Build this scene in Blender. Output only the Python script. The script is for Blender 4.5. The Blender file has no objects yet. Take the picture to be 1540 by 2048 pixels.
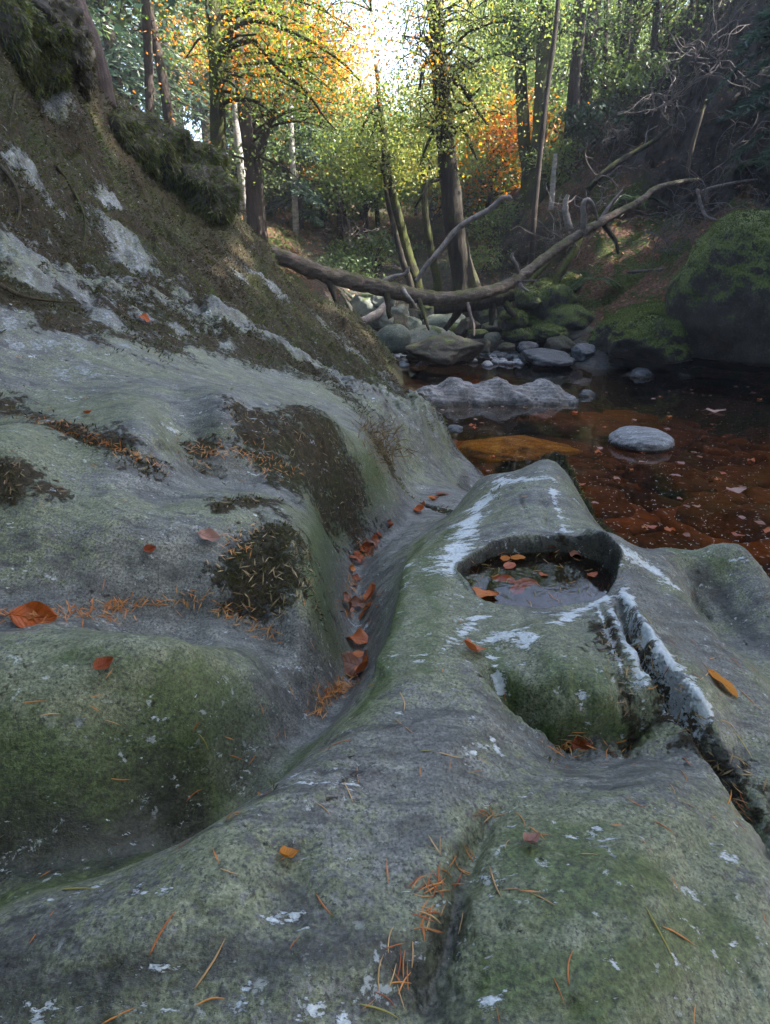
import bpy, math, random
import numpy as np
from mathutils import Vector, Matrix
from mathutils.bvhtree import BVHTree

random.seed(7)
RNG = np.random.default_rng(7)
SC = bpy.context.scene
COL = SC.collection

# ------------------------------------------------------------------ camera
PITCH = math.radians(21.6)
FPX = 1220.0
CP, SP = math.cos(PITCH), math.sin(PITCH)
CAMZ = 1.0

def ray(px, py):
    u = (px - 770.0) / FPX
    v = (1024.0 - py) / FPX
    return (u, CP + v * SP, -SP + v * CP)

def at(px, py, y=None, z=None):
    """world point seen at a photo pixel, at forward distance y or at height z"""
    d = ray(px, py)
    t = y / d[1] if y is not None else (z - CAMZ) / d[2]
    return Vector((d[0] * t, d[1] * t, CAMZ + d[2] * t))

cam_d = bpy.data.cameras.new("camera")
cam = bpy.data.objects.new("camera", cam_d)
COL.objects.link(cam)
cam.location = (0, 0, CAMZ)
cam.rotation_euler = (math.pi / 2 - PITCH, 0, 0)
cam_d.sensor_fit = 'AUTO'
cam_d.sensor_width = 36
cam_d.lens = FPX / 2048 * 36
cam_d.clip_start = 0.02
cam_d.clip_end = 2000
SC.camera = cam

# ------------------------------------------------------------------ noise
def _hash(ix, iy, iz, seed):
    h = (ix * 374761393 + iy * 668265263 + iz * 2147483647 + seed * 974634777) & 0xFFFFFFFF
    h = ((h ^ (h >> 13)) * 1274126177) & 0xFFFFFFFF
    h = (h ^ (h >> 16)) & 0xFFFFFFFF
    return h

def perlin(p, seed=0):
    p = np.asarray(p, float)
    i = np.floor(p).astype(np.int64)
    f = p - i
    w = f * f * f * (f * (f * 6 - 15) + 10)
    res = 0
    for dx in (0, 1):
        for dy in (0, 1):
            for dz in (0, 1):
                h = _hash(i[:, 0] + dx, i[:, 1] + dy, i[:, 2] + dz, seed)
                gx = ((h & 255) / 127.5 - 1)
                gy = (((h >> 8) & 255) / 127.5 - 1)
                gz = (((h >> 16) & 255) / 127.5 - 1)
                d = gx * (f[:, 0] - dx) + gy * (f[:, 1] - dy) + gz * (f[:, 2] - dz)
                wt = (w[:, 0] if dx else 1 - w[:, 0]) * (w[:, 1] if dy else 1 - w[:, 1]) * (w[:, 2] if dz else 1 - w[:, 2])
                res = res + wt * d
    return res

def fbm(p, octs=4, seed=0, gain=0.5, ridge=False):
    p = np.asarray(p, float)
    a, s, r = 1.0, 0, 0
    for k in range(octs):
        n = perlin(p * (2 ** k) + 17.3 * k, seed + k)
        if ridge:
            n = 0.5 - np.abs(n) * 1.6
        r = r + a * n
        a *= gain
    return r

def sstep(a, b, x):
    t = np.clip((x - a) / (b - a), 0, 1)
    return t * t * (3 - 2 * t)

# ------------------------------------------------------------------ mesh tools
def mesh_np(name, V, F, mat=None, smooth=True, attrs=None, parent=None, link=True):
    """V (n,3), F list of equally sized faces (m,k) or python list"""
    me = bpy.data.meshes.new(name)
    V = np.asarray(V, np.float32)
    F = np.asarray(F, np.int32)
    k = F.shape[1]
    me.vertices.add(len(V))
    me.vertices.foreach_set("co", V.ravel())
    me.loops.add(F.size)
    me.loops.foreach_set("vertex_index", F.ravel())
    me.polygons.add(len(F))
    me.polygons.foreach_set("loop_start", np.arange(0, F.size, k, dtype=np.int32))
    me.polygons.foreach_set("loop_total", np.full(len(F), k, np.int32))
    me.polygons.foreach_set("use_smooth", np.full(len(F), smooth, bool))
    if attrs:
        for an, av in attrs.items():
            a = me.attributes.new(an, 'FLOAT', 'POINT')
            a.data.foreach_set("value", np.asarray(av, np.float32))
    me.update(calc_edges=True)
    if mat:
        me.materials.append(mat)
    o = bpy.data.objects.new(name, me)
    if link:
        COL.objects.link(o)
    if parent:
        o.parent = parent
    return o

def tag(o, label=None, cat=None, group=None, kind=None):
    if label: o["label"] = label
    if cat: o["category"] = cat
    if group: o["group"] = group
    if kind: o["kind"] = kind
    return o

def empty(name, loc):
    o = bpy.data.objects.new(name, None)
    o.location = loc
    o.empty_display_size = 0.1
    COL.objects.link(o)
    return o

def child(o, parent):
    """parent o (built in world space) under an empty, keeping its place"""
    o.parent = parent
    o.matrix_parent_inverse = Matrix.Translation(parent.location).inverted()
    return o

class Bag:
    """collects vertices and quads of one mesh"""
    def __init__(s): s.V, s.F, s.n = [], [], 0
    def add(s, V, F):
        V = np.asarray(V, float); F = np.asarray(F, int)
        s.V.append(V); s.F.append(F + s.n); s.n += len(V)
    def build(s, name, mat, smooth=True, parent=None):
        if not s.V: return None
        o = mesh_np(name, np.vstack(s.V), np.vstack(s.F), mat, smooth)
        if parent: child(o, parent)
        return o

def catmull(P, n):
    P = np.asarray(P, float)
    if len(P) < 3:
        t = np.linspace(0, 1, n)[:, None]
        return P[0] * (1 - t) + P[-1] * t
    Q = np.vstack([2 * P[0] - P[1], P, 2 * P[-1] - P[-2]])
    seg = np.linspace(0, len(P) - 1 - 1e-6, n)
    i = seg.astype(int); t = (seg - i)[:, None]
    a, b, c, d = Q[i], Q[i + 1], Q[i + 2], Q[i + 3]
    return 0.5 * (2 * b + (c - a) * t + (2 * a - 5 * b + 4 * c - d) * t ** 2 + (3 * b - a - 3 * c + d) * t ** 3)

def tube(P, R, sides=10, n=None, rough=0.0, seed=0, cap=True, rscale=3.0, flute=0.0):
    """tapered bark-lumpy tube through P with radii R -> V, F (quads)"""
    P = np.asarray(P, float)
    if n is None: n = max(6, len(P) * 6)
    C = catmull(P, n)
    r = np.interp(np.linspace(0, 1, n), np.linspace(0, 1, len(R)), R)
    T = np.gradient(C, axis=0)
    T /= np.linalg.norm(T, axis=1)[:, None] + 1e-9
    up = np.array([0.3, 0.2, 1.0]) if abs(T[0][2]) < 0.8 else np.array([1.0, 0.1, 0.0])
    A = np.cross(T, up); A /= np.linalg.norm(A, axis=1)[:, None] + 1e-9
    B = np.cross(T, A)
    th = np.linspace(0, 2 * np.pi, sides, endpoint=False)
    D = A[:, None] * np.cos(th)[None, :, None] + B[:, None] * np.sin(th)[None, :, None]
    rr = np.repeat(r[:, None], sides, 1)
    if flute:
        f = 1 + flute * (np.cos(3 * th + seed) + 0.6 * np.cos(5 * th + 2 * seed))[None, :] * np.linspace(1, 0, n)[:, None] ** 3
        rr = rr * f
    if rough:
        q = (C[:, None] + D * rr[..., None]).reshape(-1, 3)
        q = q / (np.mean(r) * rscale)
        rr = rr * (1 + rough * fbm(q, 3, seed)).reshape(n, sides)
    V = C[:, None] + D * rr[..., None]
    V = V.reshape(-1, 3)
    i = np.arange(n - 1)[:, None] * sides
    j = np.arange(sides)[None, :]
    j2 = (j + 1) % sides
    F = np.stack([i + j, i + j2, i + sides + j2, i + sides + j], -1).reshape(-1, 4)
    if cap:
        V = np.vstack([V, C[:1], C[-1:]])
        b = n * sides
        j = np.arange(0, sides, 2)
        c0 = np.stack([np.full(len(j), b), (j + 2) % sides, (j + 1) % sides, j], -1)
        e = (n - 1) * sides
        c1 = np.stack([np.full(len(j), b + 1), e + j, e + (j + 1) % sides, e + (j + 2) % sides], -1)
        F = np.vstack([F, c0, c1])
    return V, F

# ------------------------------------------------------------------ material nodes
class M:
    def __init__(s, name):
        s.m = bpy.data.materials.new(name); s.m.use_nodes = True
        s.t = s.m.node_tree; s.t.nodes.clear()
        s.out = s.t.nodes.new('ShaderNodeOutputMaterial')
        s._pos = None
    def n(s, typ, **kw):
        x = s.t.nodes.new(typ)
        for k, v in kw.items(): setattr(x, k, v)
        return x
    def put(s, sock, v):
        if hasattr(v, 'is_output') or hasattr(v, 'links'): s.t.links.new(v, sock)
        elif v is not None: sock.default_value = v
    @property
    def pos(s):
        if s._pos is None: s._pos = s.n('ShaderNodeNewGeometry')
        return s._pos.outputs['Position']
    @property
    def nz(s):
        s.pos
        sp = s.n('ShaderNodeSeparateXYZ'); s.put(sp.inputs[0], s._pos.outputs['Normal'])
        return sp.outputs[2]
    @property
    def island(s):
        s.pos
        return s._pos.outputs['Random Per Island']
    def objco(s): return s.n('ShaderNodeTexCoord').outputs['Object']
    def objrand(s): return s.n('ShaderNodeObjectInfo').outputs['Random']
    def attr(s, name): return s.n('ShaderNodeAttribute', attribute_name=name).outputs['Fac']
    def map(s, v, scale=(1, 1, 1), rot=(0, 0, 0), loc=(0, 0, 0)):
        x = s.n('ShaderNodeMapping'); s.put(x.inputs[0], v)
        x.inputs['Scale'].default_value = scale; x.inputs['Rotation'].default_value = rot; x.inputs['Location'].default_value = loc
        return x.outputs[0]
    def noise(s, scale, detail=4, rough=0.55, vec=None, dist=0.0):
        x = s.n('ShaderNodeTexNoise')
        s.put(x.inputs['Vector'], vec if vec is not None else s.pos)
        x.inputs['Scale'].default_value = scale; x.inputs['Detail'].default_value = detail
        x.inputs['Roughness'].default_value = rough; x.inputs['Distortion'].default_value = dist
        return x.outputs['Fac']
    def vor(s, scale, vec=None, feature='F1', out='Distance', rnd=1.0):
        x = s.n('ShaderNodeTexVoronoi', feature=feature)
        s.put(x.inputs['Vector'], vec if vec is not None else s.pos)
        x.inputs['Scale'].default_value = scale; x.inputs['Randomness'].default_value = rnd
        return x.outputs[out]
    def ss(s, v, a, b):
        x = s.n('ShaderNodeMapRange', interpolation_type='SMOOTHSTEP')
        s.put(x.inputs['Value'], v)
        x.inputs['From Min'].default_value = a; x.inputs['From Max'].default_value = b
        return x.outputs[0]
    def mr(s, v, a, b, c, d):
        x = s.n('ShaderNodeMapRange')
        s.put(x.inputs['Value'], v)
        for k, q in zip(('From Min', 'From Max', 'To Min', 'To Max'), (a, b, c, d)): x.inputs[k].default_value = q
        return x.outputs[0]
    def math(s, op, a, b=None, clamp=False):
        x = s.n('ShaderNodeMath', operation=op); x.use_clamp = clamp
        s.put(x.inputs[0], a)
        if b is not None: s.put(x.inputs[1], b)
        return x.outputs[0]
    def add(s, a, b, clamp=False): return s.math('ADD', a, b, clamp)
    def mul(s, a, b, clamp=False): return s.math('MULTIPLY', a, b, clamp)
    def inv(s, a): return s.math('SUBTRACT', 1.0, a, True)
    def ramp(s, v, stops, mode='LINEAR'):
        x = s.n('ShaderNodeValToRGB'); s.put(x.inputs[0], v)
        r = x.color_ramp; r.interpolation = mode
        while len(r.elements) < len(stops): r.elements.new(0.5)
        for e, (p, c) in zip(r.elements, stops):
            e.position = p; e.color = (*c, 1) if len(c) == 3 else c
        return x.outputs[0]
    def mix(s, f, a, b, blend='MIX'):
        x = s.n('ShaderNodeMix', data_type='RGBA', blend_type=blend)
        s.put(x.inputs['Factor'], f)
        s.put(x.inputs[6], (*a, 1) if isinstance(a, tuple) else a)
        s.put(x.inputs[7], (*b, 1) if isinstance(b, tuple) else b)
        return x.outputs[2]
    def bump(s, h, dist=0.01, strength=1.0, normal=None):
        x = s.n('ShaderNodeBump'); s.put(x.inputs['Height'], h)
        x.inputs['Distance'].default_value = dist; x.inputs['Strength'].default_value = strength
        if normal is not None: s.put(x.inputs['Normal'], normal)
        return x.outputs[0]
    def hsv(s, col, h=0.5, sat=1.0, val=1.0):
        x = s.n('ShaderNodeHueSaturation'); s.put(x.inputs['Color'], col)
        s.put(x.inputs['Hue'], h); s.put(x.inputs['Saturation'], sat); s.put(x.inputs['Value'], val)
        return x.outputs[0]
    def bsdf(s, col, rough=0.8, normal=None, spec=0.5, **kw):
        x = s.n('ShaderNodeBsdfPrincipled')
        s.put(x.inputs['Base Color'], (*col, 1) if isinstance(col, tuple) else col)
        s.put(x.inputs['Roughness'], rough)
        x.inputs['Specular IOR Level'].default_value = spec
        if normal is not None: s.put(x.inputs['Normal'], normal)
        for k, v in kw.items(): s.put(x.inputs[k], v)
        return x.outputs[0]
    def done(s, sh):
        s.t.links.new(sh, s.out.inputs[0]); return s.m
# ------------------------------------------------------------------ bedrock surface
def qmap(X):
    """near things are finer: compress the plan radially about the viewpoint's foot"""
    X = np.asarray(X, float)
    x, y = X[:, 0], X[:, 1] + 0.1
    r = np.sqrt(x * x + y * y) + 1e-6
    s = r ** -0.55
    return np.stack([x * s, y * s], 1)

class Surf:
    def __init__(s, pts, c=0.045, lam=5e-4):
        P = np.asarray(pts, float)
        s.C = qmap(P[:, :2]); s.c = c
        n = len(P)
        K = s.k(s.C)
        A = np.zeros((n + 3, n + 3))
        A[:n, :n] = K - lam * np.eye(n)
        A[:n, n] = 1; A[:n, n + 1:] = s.C
        A[n, :n] = 1; A[n + 1:, :n] = s.C.T
        b = np.zeros(n + 3); b[:n] = P[:, 2]
        s.w = np.linalg.solve(A, b)
    def k(s, Q):
        d2 = (Q[:, None, 0] - s.C[None, :, 0]) ** 2 + (Q[:, None, 1] - s.C[None, :, 1]) ** 2
        return np.sqrt(d2 + s.c ** 2)
    def __call__(s, X):
        Q = qmap(X); n = len(s.C)
        out = np.empty(len(Q))
        for i in range(0, len(Q), 20000):
            q = Q[i:i + 20000]
            out[i:i + 20000] = s.k(q) @ s.w[:n] + s.w[n] + q @ s.w[n + 1:]
        return out

def dens(pts, k=3):
    """densify a polyline of (px,py,val)"""
    P = np.asarray(pts, float)
    return catmull(P, (len(P) - 1) * k + 1)

CTRL = []
def cz(pts, k=0):
    for px, py, z in (dens(pts, k) if k else pts): CTRL.append(tuple(at(px, py, z=z)))
def cy(pts, k=0):
    for px, py, y in (dens(pts, k) if k else pts): CTRL.append(tuple(at(px, py, y=y)))
def cw(pts): CTRL.extend(pts)

# the S-shaped water-worn channel (bottom line), from the pool to the hollow
cz([(930, 985, .11), (850, 1015, .20), (770, 1053, .265), (735, 1090, .282), (708, 1140, .295), (700, 1195, .305), (712, 1255, .315),
    (716, 1315, .33), (685, 1375, .347), (610, 1440, .366), (480, 1515, .385), (330, 1580, .40), (180, 1645, .415), (30, 1705, .415), (-150, 1770, .40)], 2)
# right-hand lip of the channel
cz([(930, 1005, .31), (880, 1052, .385), (838, 1120, .432), (828, 1200, .45), (812, 1280, .462), (770, 1370, .468), (700, 1455, .475), (600, 1535, .482),
    (480, 1612, .487), (340, 1700, .49), (180, 1780, .49), (0, 1862, .48), (-200, 1950, .47)], 2)
# left-hand walls of the channel
cz([(655, 1045, .36), (668, 1110, .36), (672, 1180, .362), (668, 1240, .362), (650, 1300, .365), (610, 1370, .377), (540, 1450, .392)], 2)
# lower lobe between the two grooves
cz([(300, 1010, .575), (400, 990, .57), (480, 990, .56), (555, 1015, .535), (602, 1070, .50), (625, 1150, .465), (622, 1230, .437), (585, 1300, .412)], 2)
# crease between lower and upper lobe
cz([(380, 910, .585), (470, 930, .555), (560, 955, .52), (620, 990, .465), (645, 1025, .39)], 2)
# upper lobe
cz([(300, 850, .68), (450, 865, .625), (600, 880, .575), (680, 910, .50), (640, 960, .465)])
cz([(560, 800, .635), (620, 815, .60), (680, 850, .54), (725, 900, .46), (735, 930, .42)], 2)
# shaded wall of the upper lobe and the far toe of the bank
cz([(700, 990, .385), (745, 965, .365), (700, 1060, .305), (760, 1010, .31)])
cz([(775, 900, .34), (800, 960, .21), (850, 960, .15), (960, 948, .02), (900, 900, .13), (850, 870, .24), (800, 850, .34), (880, 975, .13)])
# crease left with needles, and the big left lobe
cz([(-150, 1260, .51), (0, 1243, .49), (120, 1225, .485), (220, 1212, .475), (340, 1203, .465), (450, 1220, .45), (550, 1272, .42), (600, 1335, .385)], 2)
cz([(-150, 1300, .55), (0, 1275, .538), (150, 1262, .538), (300, 1272, .528), (400, 1295, .505), (475, 1345, .463), (525, 1415, .418)], 2)
cz([(-100, 1385, .525), (0, 1382, .525), (100, 1380, .523), (200, 1380, .518), (290, 1388, .505), (350, 1403, .488), (410, 1435, .457)], 2)
cz([(-100, 1490, .487), (0, 1490, .486), (80, 1490, .484), (160, 1490, .478), (250, 1483, .463), (330, 1482, .446)], 2)
cz([(-100, 1575, .452), (0, 1580, .447), (100, 1580, .443), (220, 1572, .434), (320, 1535, .427)], 2)
# slope between crease and lower lobe
cz([(-100, 1100, .565), (0, 1100, .56), (100, 1103, .555), (200, 1105, .548), (300, 1103, .54), (400, 1098, .531), (480, 1090, .522), (540, 1085, .51)], 2)
cz([(520, 1150, .488), (300, 1165, .498), (150, 1165, .51), (420, 1160, .493)])
cz([(0, 1000, .62), (150, 1000, .605), (0, 900, .69), (200, 900, .655)])
# near right shoulder
cz([(900, 1220, .458), (900, 1300, .468), (900, 1400, .475), (900, 1500, .482), (850, 1600, .487), (700, 1700, .495), (560, 1760, .50), (700, 1850, .50), (400, 1900, .50),
    (600, 2000, .495), (200, 1980, .49), (0, 2040, .47), (300, 2150, .47), (700, 2200, .46), (900, 1150, .46), (820, 1500, .485)])
# pothole rim (the bowl itself is cut below)
cz([(925, 1140, .452), (955, 1185, .446), (1010, 1205, .444), (1080, 1210, .442), (1150, 1200, .444), (1210, 1175, .452), (1238, 1135, .476), (1212, 1092, .492), (1190, 1076, .482),
    (1130, 1068, .474), (1060, 1066, .476), (990, 1085, .472), (945, 1112, .462)])
# knob behind the pothole
cz([(1040, 945, .455), (990, 950, .435), (1095, 950, .435), (955, 972, .385), (1140, 985, .405), (1175, 1020, .40), (1207, 1062, .425), (1040, 1000, .485), (1110, 1030, .475),
    (960, 1040, .455), (900, 1080, .45)])
# right part
cz([(1250, 1090, .478), (1300, 1106, .43), (1350, 1102, .42), (1400, 1095, .415), (1480, 1104, .395), (1540, 1158, .375), (1650, 1235, .33)])
cz([(1290, 1160, .455), (1330, 1230, .44), (1380, 1300, .425), (1440, 1380, .41), (1500, 1450, .395), (1360, 1160, .415), (1420, 1260, .405), (1500, 1350, .39), (1560, 1420, .375)])
cz([(1398, 1130, .392), (1435, 1180, .36), (1480, 1240, .335), (1540, 1320, .315), (1620, 1420, .29)], 2)
cz([(1420, 1120, .41), (1475, 1140, .40), (1540, 1205, .375), (1620, 1290, .33)], 2)
cz([(1250, 1180, .468), (1290, 1255, .462), (1340, 1335, .452), (1410, 1425, .432)], 2)
# brow block under the pothole, hollow below it
cz([(1000, 1255, .456), (1100, 1240, .457), (1200, 1225, .455), (975, 1290, .455), (1060, 1300, .458), (1160, 1300, .458), (1240, 1310, .452)])
cz([(1000, 1340, .446), (1050, 1372, .438), (1110, 1392, .442), (1180, 1400, .440), (1260, 1382, .442)], 2)
cz([(985, 1400, .458), (1040, 1440, .425), (1100, 1448, .41), (1170, 1452, .408), (1250, 1446, .408), (1330, 1440, .405)], 2)
cz([(1150, 1490, .392), (1230, 1490, .392), (1080, 1500, .415), (1160, 1540, .408), (1240, 1535, .405), (980, 1480, .46), (1020, 1560, .455)])
cz([(960, 1610, .468), (1050, 1600, .463), (1150, 1595, .458), (1250, 1570, .45), (1320, 1540, .44)], 2)
cz([(1050, 1720, .492), (1180, 1720, .492), (1000, 1850, .495), (1300, 1700, .475), (1300, 1900, .49), (1100, 2000, .495), (1400, 1750, .45), (1450, 1600, .41), (1540, 1750, .42),
    (1540, 1950, .44), (1650, 1600, .34), (1700, 1900, .38), (1300, 2150, .47)])
cz([(1380, 1480, .405), (1450, 1560, .39), (1520, 1650, .375), (1540, 1560, .385)])
# rising left slab and mossy bank (given by distance)
cy([(0, 840, 1.4), (150, 800, 1.55), (300, 760, 1.75), (450, 770, 1.92), (-200, 840, 1.25), (-250, 1000, .95)])
cy([(0, 640, 1.8), (200, 665, 2.0), (400, 705, 2.3), (550, 745, 2.5), (650, 775, 2.55), (735, 835, 2.45)], 2)
cy([(0, 500, 2.1), (100, 530, 2.3), (200, 562, 2.45), (300, 595, 2.6), (400, 622, 2.8), (520, 655, 3.1), (650, 705, 3.3), (740, 762, 3.4), (850, 812, 3.55), (900, 880, 3.3)], 2)
cy([(300, 540, 3.1), (150, 500, 2.75), (450, 600, 3.5), (560, 650, 3.7)])
cy([(0, 300, 2.7), (150, 400, 3.2), (300, 460, 3.7), (450, 550, 4.2), (560, 610, 4.6), (625, 665, 4.8), (680, 698, 4.85)])
cy([(600, 605, 5.5), (545, 515, 5.8), (500, 468, 5.9), (455, 425, 5.9), (430, 375, 5.75), (400, 345, 5.6), (330, 305, 5.3), (265, 262, 5.0), (225, 215, 4.8), (380, 440, 5.0), (260, 350, 4.5), (190, 270, 4.2), (100, 250, 3.7)])
cy([(0, 100, 3.4), (0, 0, 3.9), (120, 100, 4.0), (200, 190, 4.6), (100, 0, 4.6), (160, 90, 4.7), (-200, 300, 2.3), (-200, 0, 3.2), (-200, 640, 1.6)])
# out of sight and under water; wall added behind camera to cut light
cw([(-.2, 6.4, .5), (-.7, 6.4, .7), (-1.2, 6.8, .9), (-2, 7.2, 1.3), (-3, 7.2, 1.9), (-4.5, 7, 2.9), (-6, 6, 4.2), (.2, 5.4, -.05), (.45, 4.6, -.3), (.62, 3.9, -.35), (.75, 3.2, -.4), (.85, 2.7, -.45),
    (.1, 6.2, .1), (-.1, 7.2, .2), (-5, 4, 3.6), (-4, 2, 3.0), (-5, 0, 3.6), (-3, 0, 2.2), (-2, .4, 1.4), (-1.2, .2, .75), (-3.5, -2, 4.5), (-1, -.9, 1.6), (0, -1.3, 1.5), (-.6, -.4, .62), (0, -.45, .52), (.5, -.5, .48), (-1.5, -2, 4.0), (.8, -1.8, 2.2), (-2.2, -.6, 2.6),
    (1.2, -1, .5), (0, -3, 4.2), (1.5, -3, 3.2), (1.6, -.3, -.2), (1.9, .5, -.5), (1.25, .45, .05), (1.15, .8, .12), (1.3, 1.15, -.1), (1.7, 1.3, -.6)])
cw([(.42, 1.98, .12), (.25, 2.12, .16), (.52, 1.88, .12), (.5, 2.2, -.2), (.72, 1.95, -.2), (.68, 1.6, .12), (.8, 1.62, -.05), (.8, 1.38, .22), (.95, 1.45, 0), (.45, 2.4, .06), (.5, 2.65, .0), (.42, 2.85, .0), (.8, 2.6, -.35), (.9, 2.1, -.5),
    (1.2, 1.8, -.6), (1.0, 1.3, .1)])

ROCK = Surf(CTRL)

def poly_dist(X, P):
    """distance of plan points X to polyline P (plan), and the fraction along it"""
    P = np.asarray(P, float)[:, :2]
    best = np.full(len(X), 1e9); along = np.zeros(len(X)); side = np.zeros(len(X))
    n = len(P) - 1
    for i in range(n):
        a, b = P[i], P[i + 1]; ab = b - a
        L = ab @ ab + 1e-12
        t = np.clip(((X - a) @ ab) / L, 0, 1)
        d = X - (a + t[:, None] * ab)
        dd = np.sqrt((d ** 2).sum(1))
        m = dd < best
        best[m] = dd[m]; along[m] = ((i + t) / n)[m]
        side[m] = (ab[0] * d[:, 1] - ab[1] * d[:, 0])[m]
    return best, along, np.sign(side)

def on_rock(px, py, f=None):
    """march the photo ray down to the height field (build-time only)"""
    d = np.array(ray(px, py)); o = np.array([0, 0, CAMZ])
    t = np.geomspace(.25, 9, 500)
    P = o + d * t[:, None]
    h = (f or ROCK)(P[:, :2])
    k = np.argmax(P[:, 2] < h)
    if k == 0: return P[-1]
    t2 = np.linspace(t[k - 1], t[k], 30)
    P = o + d * t2[:, None]
    h = (f or ROCK)(P[:, :2])
    return P[np.argmax(P[:, 2] < h)]

def rock_line(pts): return np.array([on_rock(*p[:2]) for p in pts])

# bowl of the pothole, in plan
_rim = rock_line([(928, 1140), (958, 1186), (1010, 1206), (1080, 1211), (1150, 1201), (1208, 1177), (1236, 1138)])
_back = np.array([at(1205, 1085, z=.485), at(1150, 1074, z=.475), at(1070, 1074, z=.475), at(1000, 1086, z=.47), at(950, 1112, z=.46)])
POT = np.vstack([_rim, _back])
PC = POT[:, :2].mean(0)
_pa = np.arctan2(POT[:, 1] - PC[1], POT[:, 0] - PC[0]); _pr = np.hypot(POT[:, 0] - PC[0], POT[:, 1] - PC[1])
_o = np.argsort(_pa); _pa, _pr = _pa[_o], _pr[_o]
def pot_rho(X):
    dx, dy = X[:, 0] - PC[0], X[:, 1] - PC[1]
    th = np.arctan2(dy, dx)
    R = np.interp(th, np.concatenate([_pa - 2 * np.pi, _pa, _pa + 2 * np.pi]), np.tile(_pr, 3))
    return np.hypot(dx, dy) / R * (1 + .10 * fbm(np.stack([X[:, 0], X[:, 1], 0 * dx], 1) * 16, 3, 61))
POT_Z = .438

CARVE = [  # photo polyline, half width (m) start/end, depth, softness
    ([(1232, 1188), (1262, 1250), (1295, 1320), (1345, 1385), (1400, 1450), (1460, 1550), (1530, 1670), (1600, 1780)], .0065, .012, .036),
    ([(1200, 1215), (1230, 1290), (1262, 1350)], .005, .004, .007),
    ([(850, 1012), (770, 1055), (732, 1095), (708, 1145), (702, 1200), (716, 1260), (718, 1318), (688, 1374), (620, 1436), (520, 1500)], .042, .050, .040, 0),
    ([(985, 1325), (1015, 1368), (1060, 1398), (1110, 1418), (1170, 1426), (1235, 1420), (1290, 1405), (1345, 1398)], .020, .028, .056),
    ([(560, 1490), (430, 1545), (300, 1600), (150, 1660), (0, 1712), (-150, 1770)], .055, .085, .045, 0),
    ([(645, 1020), (652, 1050), (672, 1095)], .028, .028, .022, 0),
    ([(-60, 1243), (60, 1236), (200, 1216), (340, 1206), (450, 1222), (545, 1272), (590, 1320)], .016, .016, .012, 0),
    ([(1025, 1600), (975, 1640), (945, 1700), (925, 1760), (905, 1850), (870, 1950), (850, 2060)], .009, .020, .018),
    ([(640, 1660), (590, 1720), (600, 1790), (660, 1850), (760, 1870)], .016, .022, .006),
    ([(1372, 1180), (1410, 1215), (1425, 1240)], .006, .005, .018),
    ([(1075, 985), (1095, 1020), (1100, 1055)], .005, .008, .005),
    ([(1035, 990), (1060, 1050)], .004, .007, .004),
    ([(-40, 835), (80, 850), (180, 880), (290, 925)], .012, .012, .016),
    ([(300, 905), (380, 925), (470, 945)], .012, .012, .012),
    ([(500, 1075), (540, 1110), (560, 1160)], .010, .010, .006),
]
CARVE_W = [(rock_line(c[0]), c[1], c[2], c[3], c[4] if len(c) > 4 else 1) for c in CARVE]
RAISE = [
    ([(1165, 1066), (1195, 1074), (1222, 1092), (1240, 1122)], .014, .014, .016),
    ([(930, 1120), (925, 1150), (950, 1188)], .012, .012, .005),
    ([(1245, 1182), (1290, 1262), (1335, 1335), (1380, 1390), (1412, 1428)], .012, .018, .012),
    ([(1195, 1200), (1240, 1290), (1275, 1345)], .010, .010, .006),
    ([(1090, 1250), (1040, 1270), (985, 1285)], .016, .012, .006),
    ([(1400, 1098), (1480, 1104), (1540, 1158)], .014, .014, .004),
]
RAISE_W = [(rock_line(p), a, b, d) for p, a, b, d in RAISE]

def rock_z(X):
    z = ROCK(X)
    X3 = np.stack([X[:, 0], X[:, 1], 0 * X[:, 0]], 1)
    nzc = fbm(X3 * 22, 4, 88, .6); nzs = fbm(X3 * 14, 3, 89) * .012
    for P, w0, w1, d, nf in CARVE_W:
        dd, al, _ = poly_dist(X, P)
        w = (w0 + (w1 - w0) * al) * np.clip(1 + .7 * nf * nzc, .4, 1.8)
        dd = np.maximum(0, dd + nf * nzs * min(1, d / .03))
        endf = np.minimum(1, np.minimum(al, 1 - al) * 6 + .05)
        z = z - d * np.clip(1 + .5 * nf * nzc, .3, 1.6) * endf * np.exp(-(dd / w) ** 2)
    for P, w0, w1, d in RAISE_W:
        dd, al, _ = poly_dist(X, P)
        w = w0 + (w1 - w0) * al
        endf = np.minimum(1, np.minimum(al, 1 - al) * 8)
        z = z + d * endf * np.exp(-(dd / w) ** 2)
    rho = pot_rho(X)
    near = rho < 1.25
    bowl = POT_Z - .10 * (1 - np.clip(rho, 0, 1) ** 4) - .012
    k = sstep(1.06, .97, rho)
    z = np.where(near, z * (1 - k) + bowl * k, z)
    return z

# polar grid about the foot of the camera
th_f = np.radians(np.linspace(-52, 52, 780))
th_b = np.radians(np.linspace(52, 308, 60))[1:-1]
TH = np.concatenate([th_f, th_b])
RR = np.concatenate([np.linspace(.0, .28, 14)[:-1], np.geomspace(.28, 2.4, 560)[:-1], np.geomspace(2.4, 8.6, 230)])
_th, _rr = np.meshgrid(TH, RR)
GX = np.stack([(np.sin(_th) * _rr).ravel(), (np.cos(_th) * _rr - .1).ravel()], 1)
gz = rock_z(GX)
nt, nr = len(TH), len(RR)
# grain, ledges and bumps
dist = np.hypot(GX[:, 0], GX[:, 1])
P3 = np.stack([GX[:, 0], GX[:, 1], gz], 1)
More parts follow.
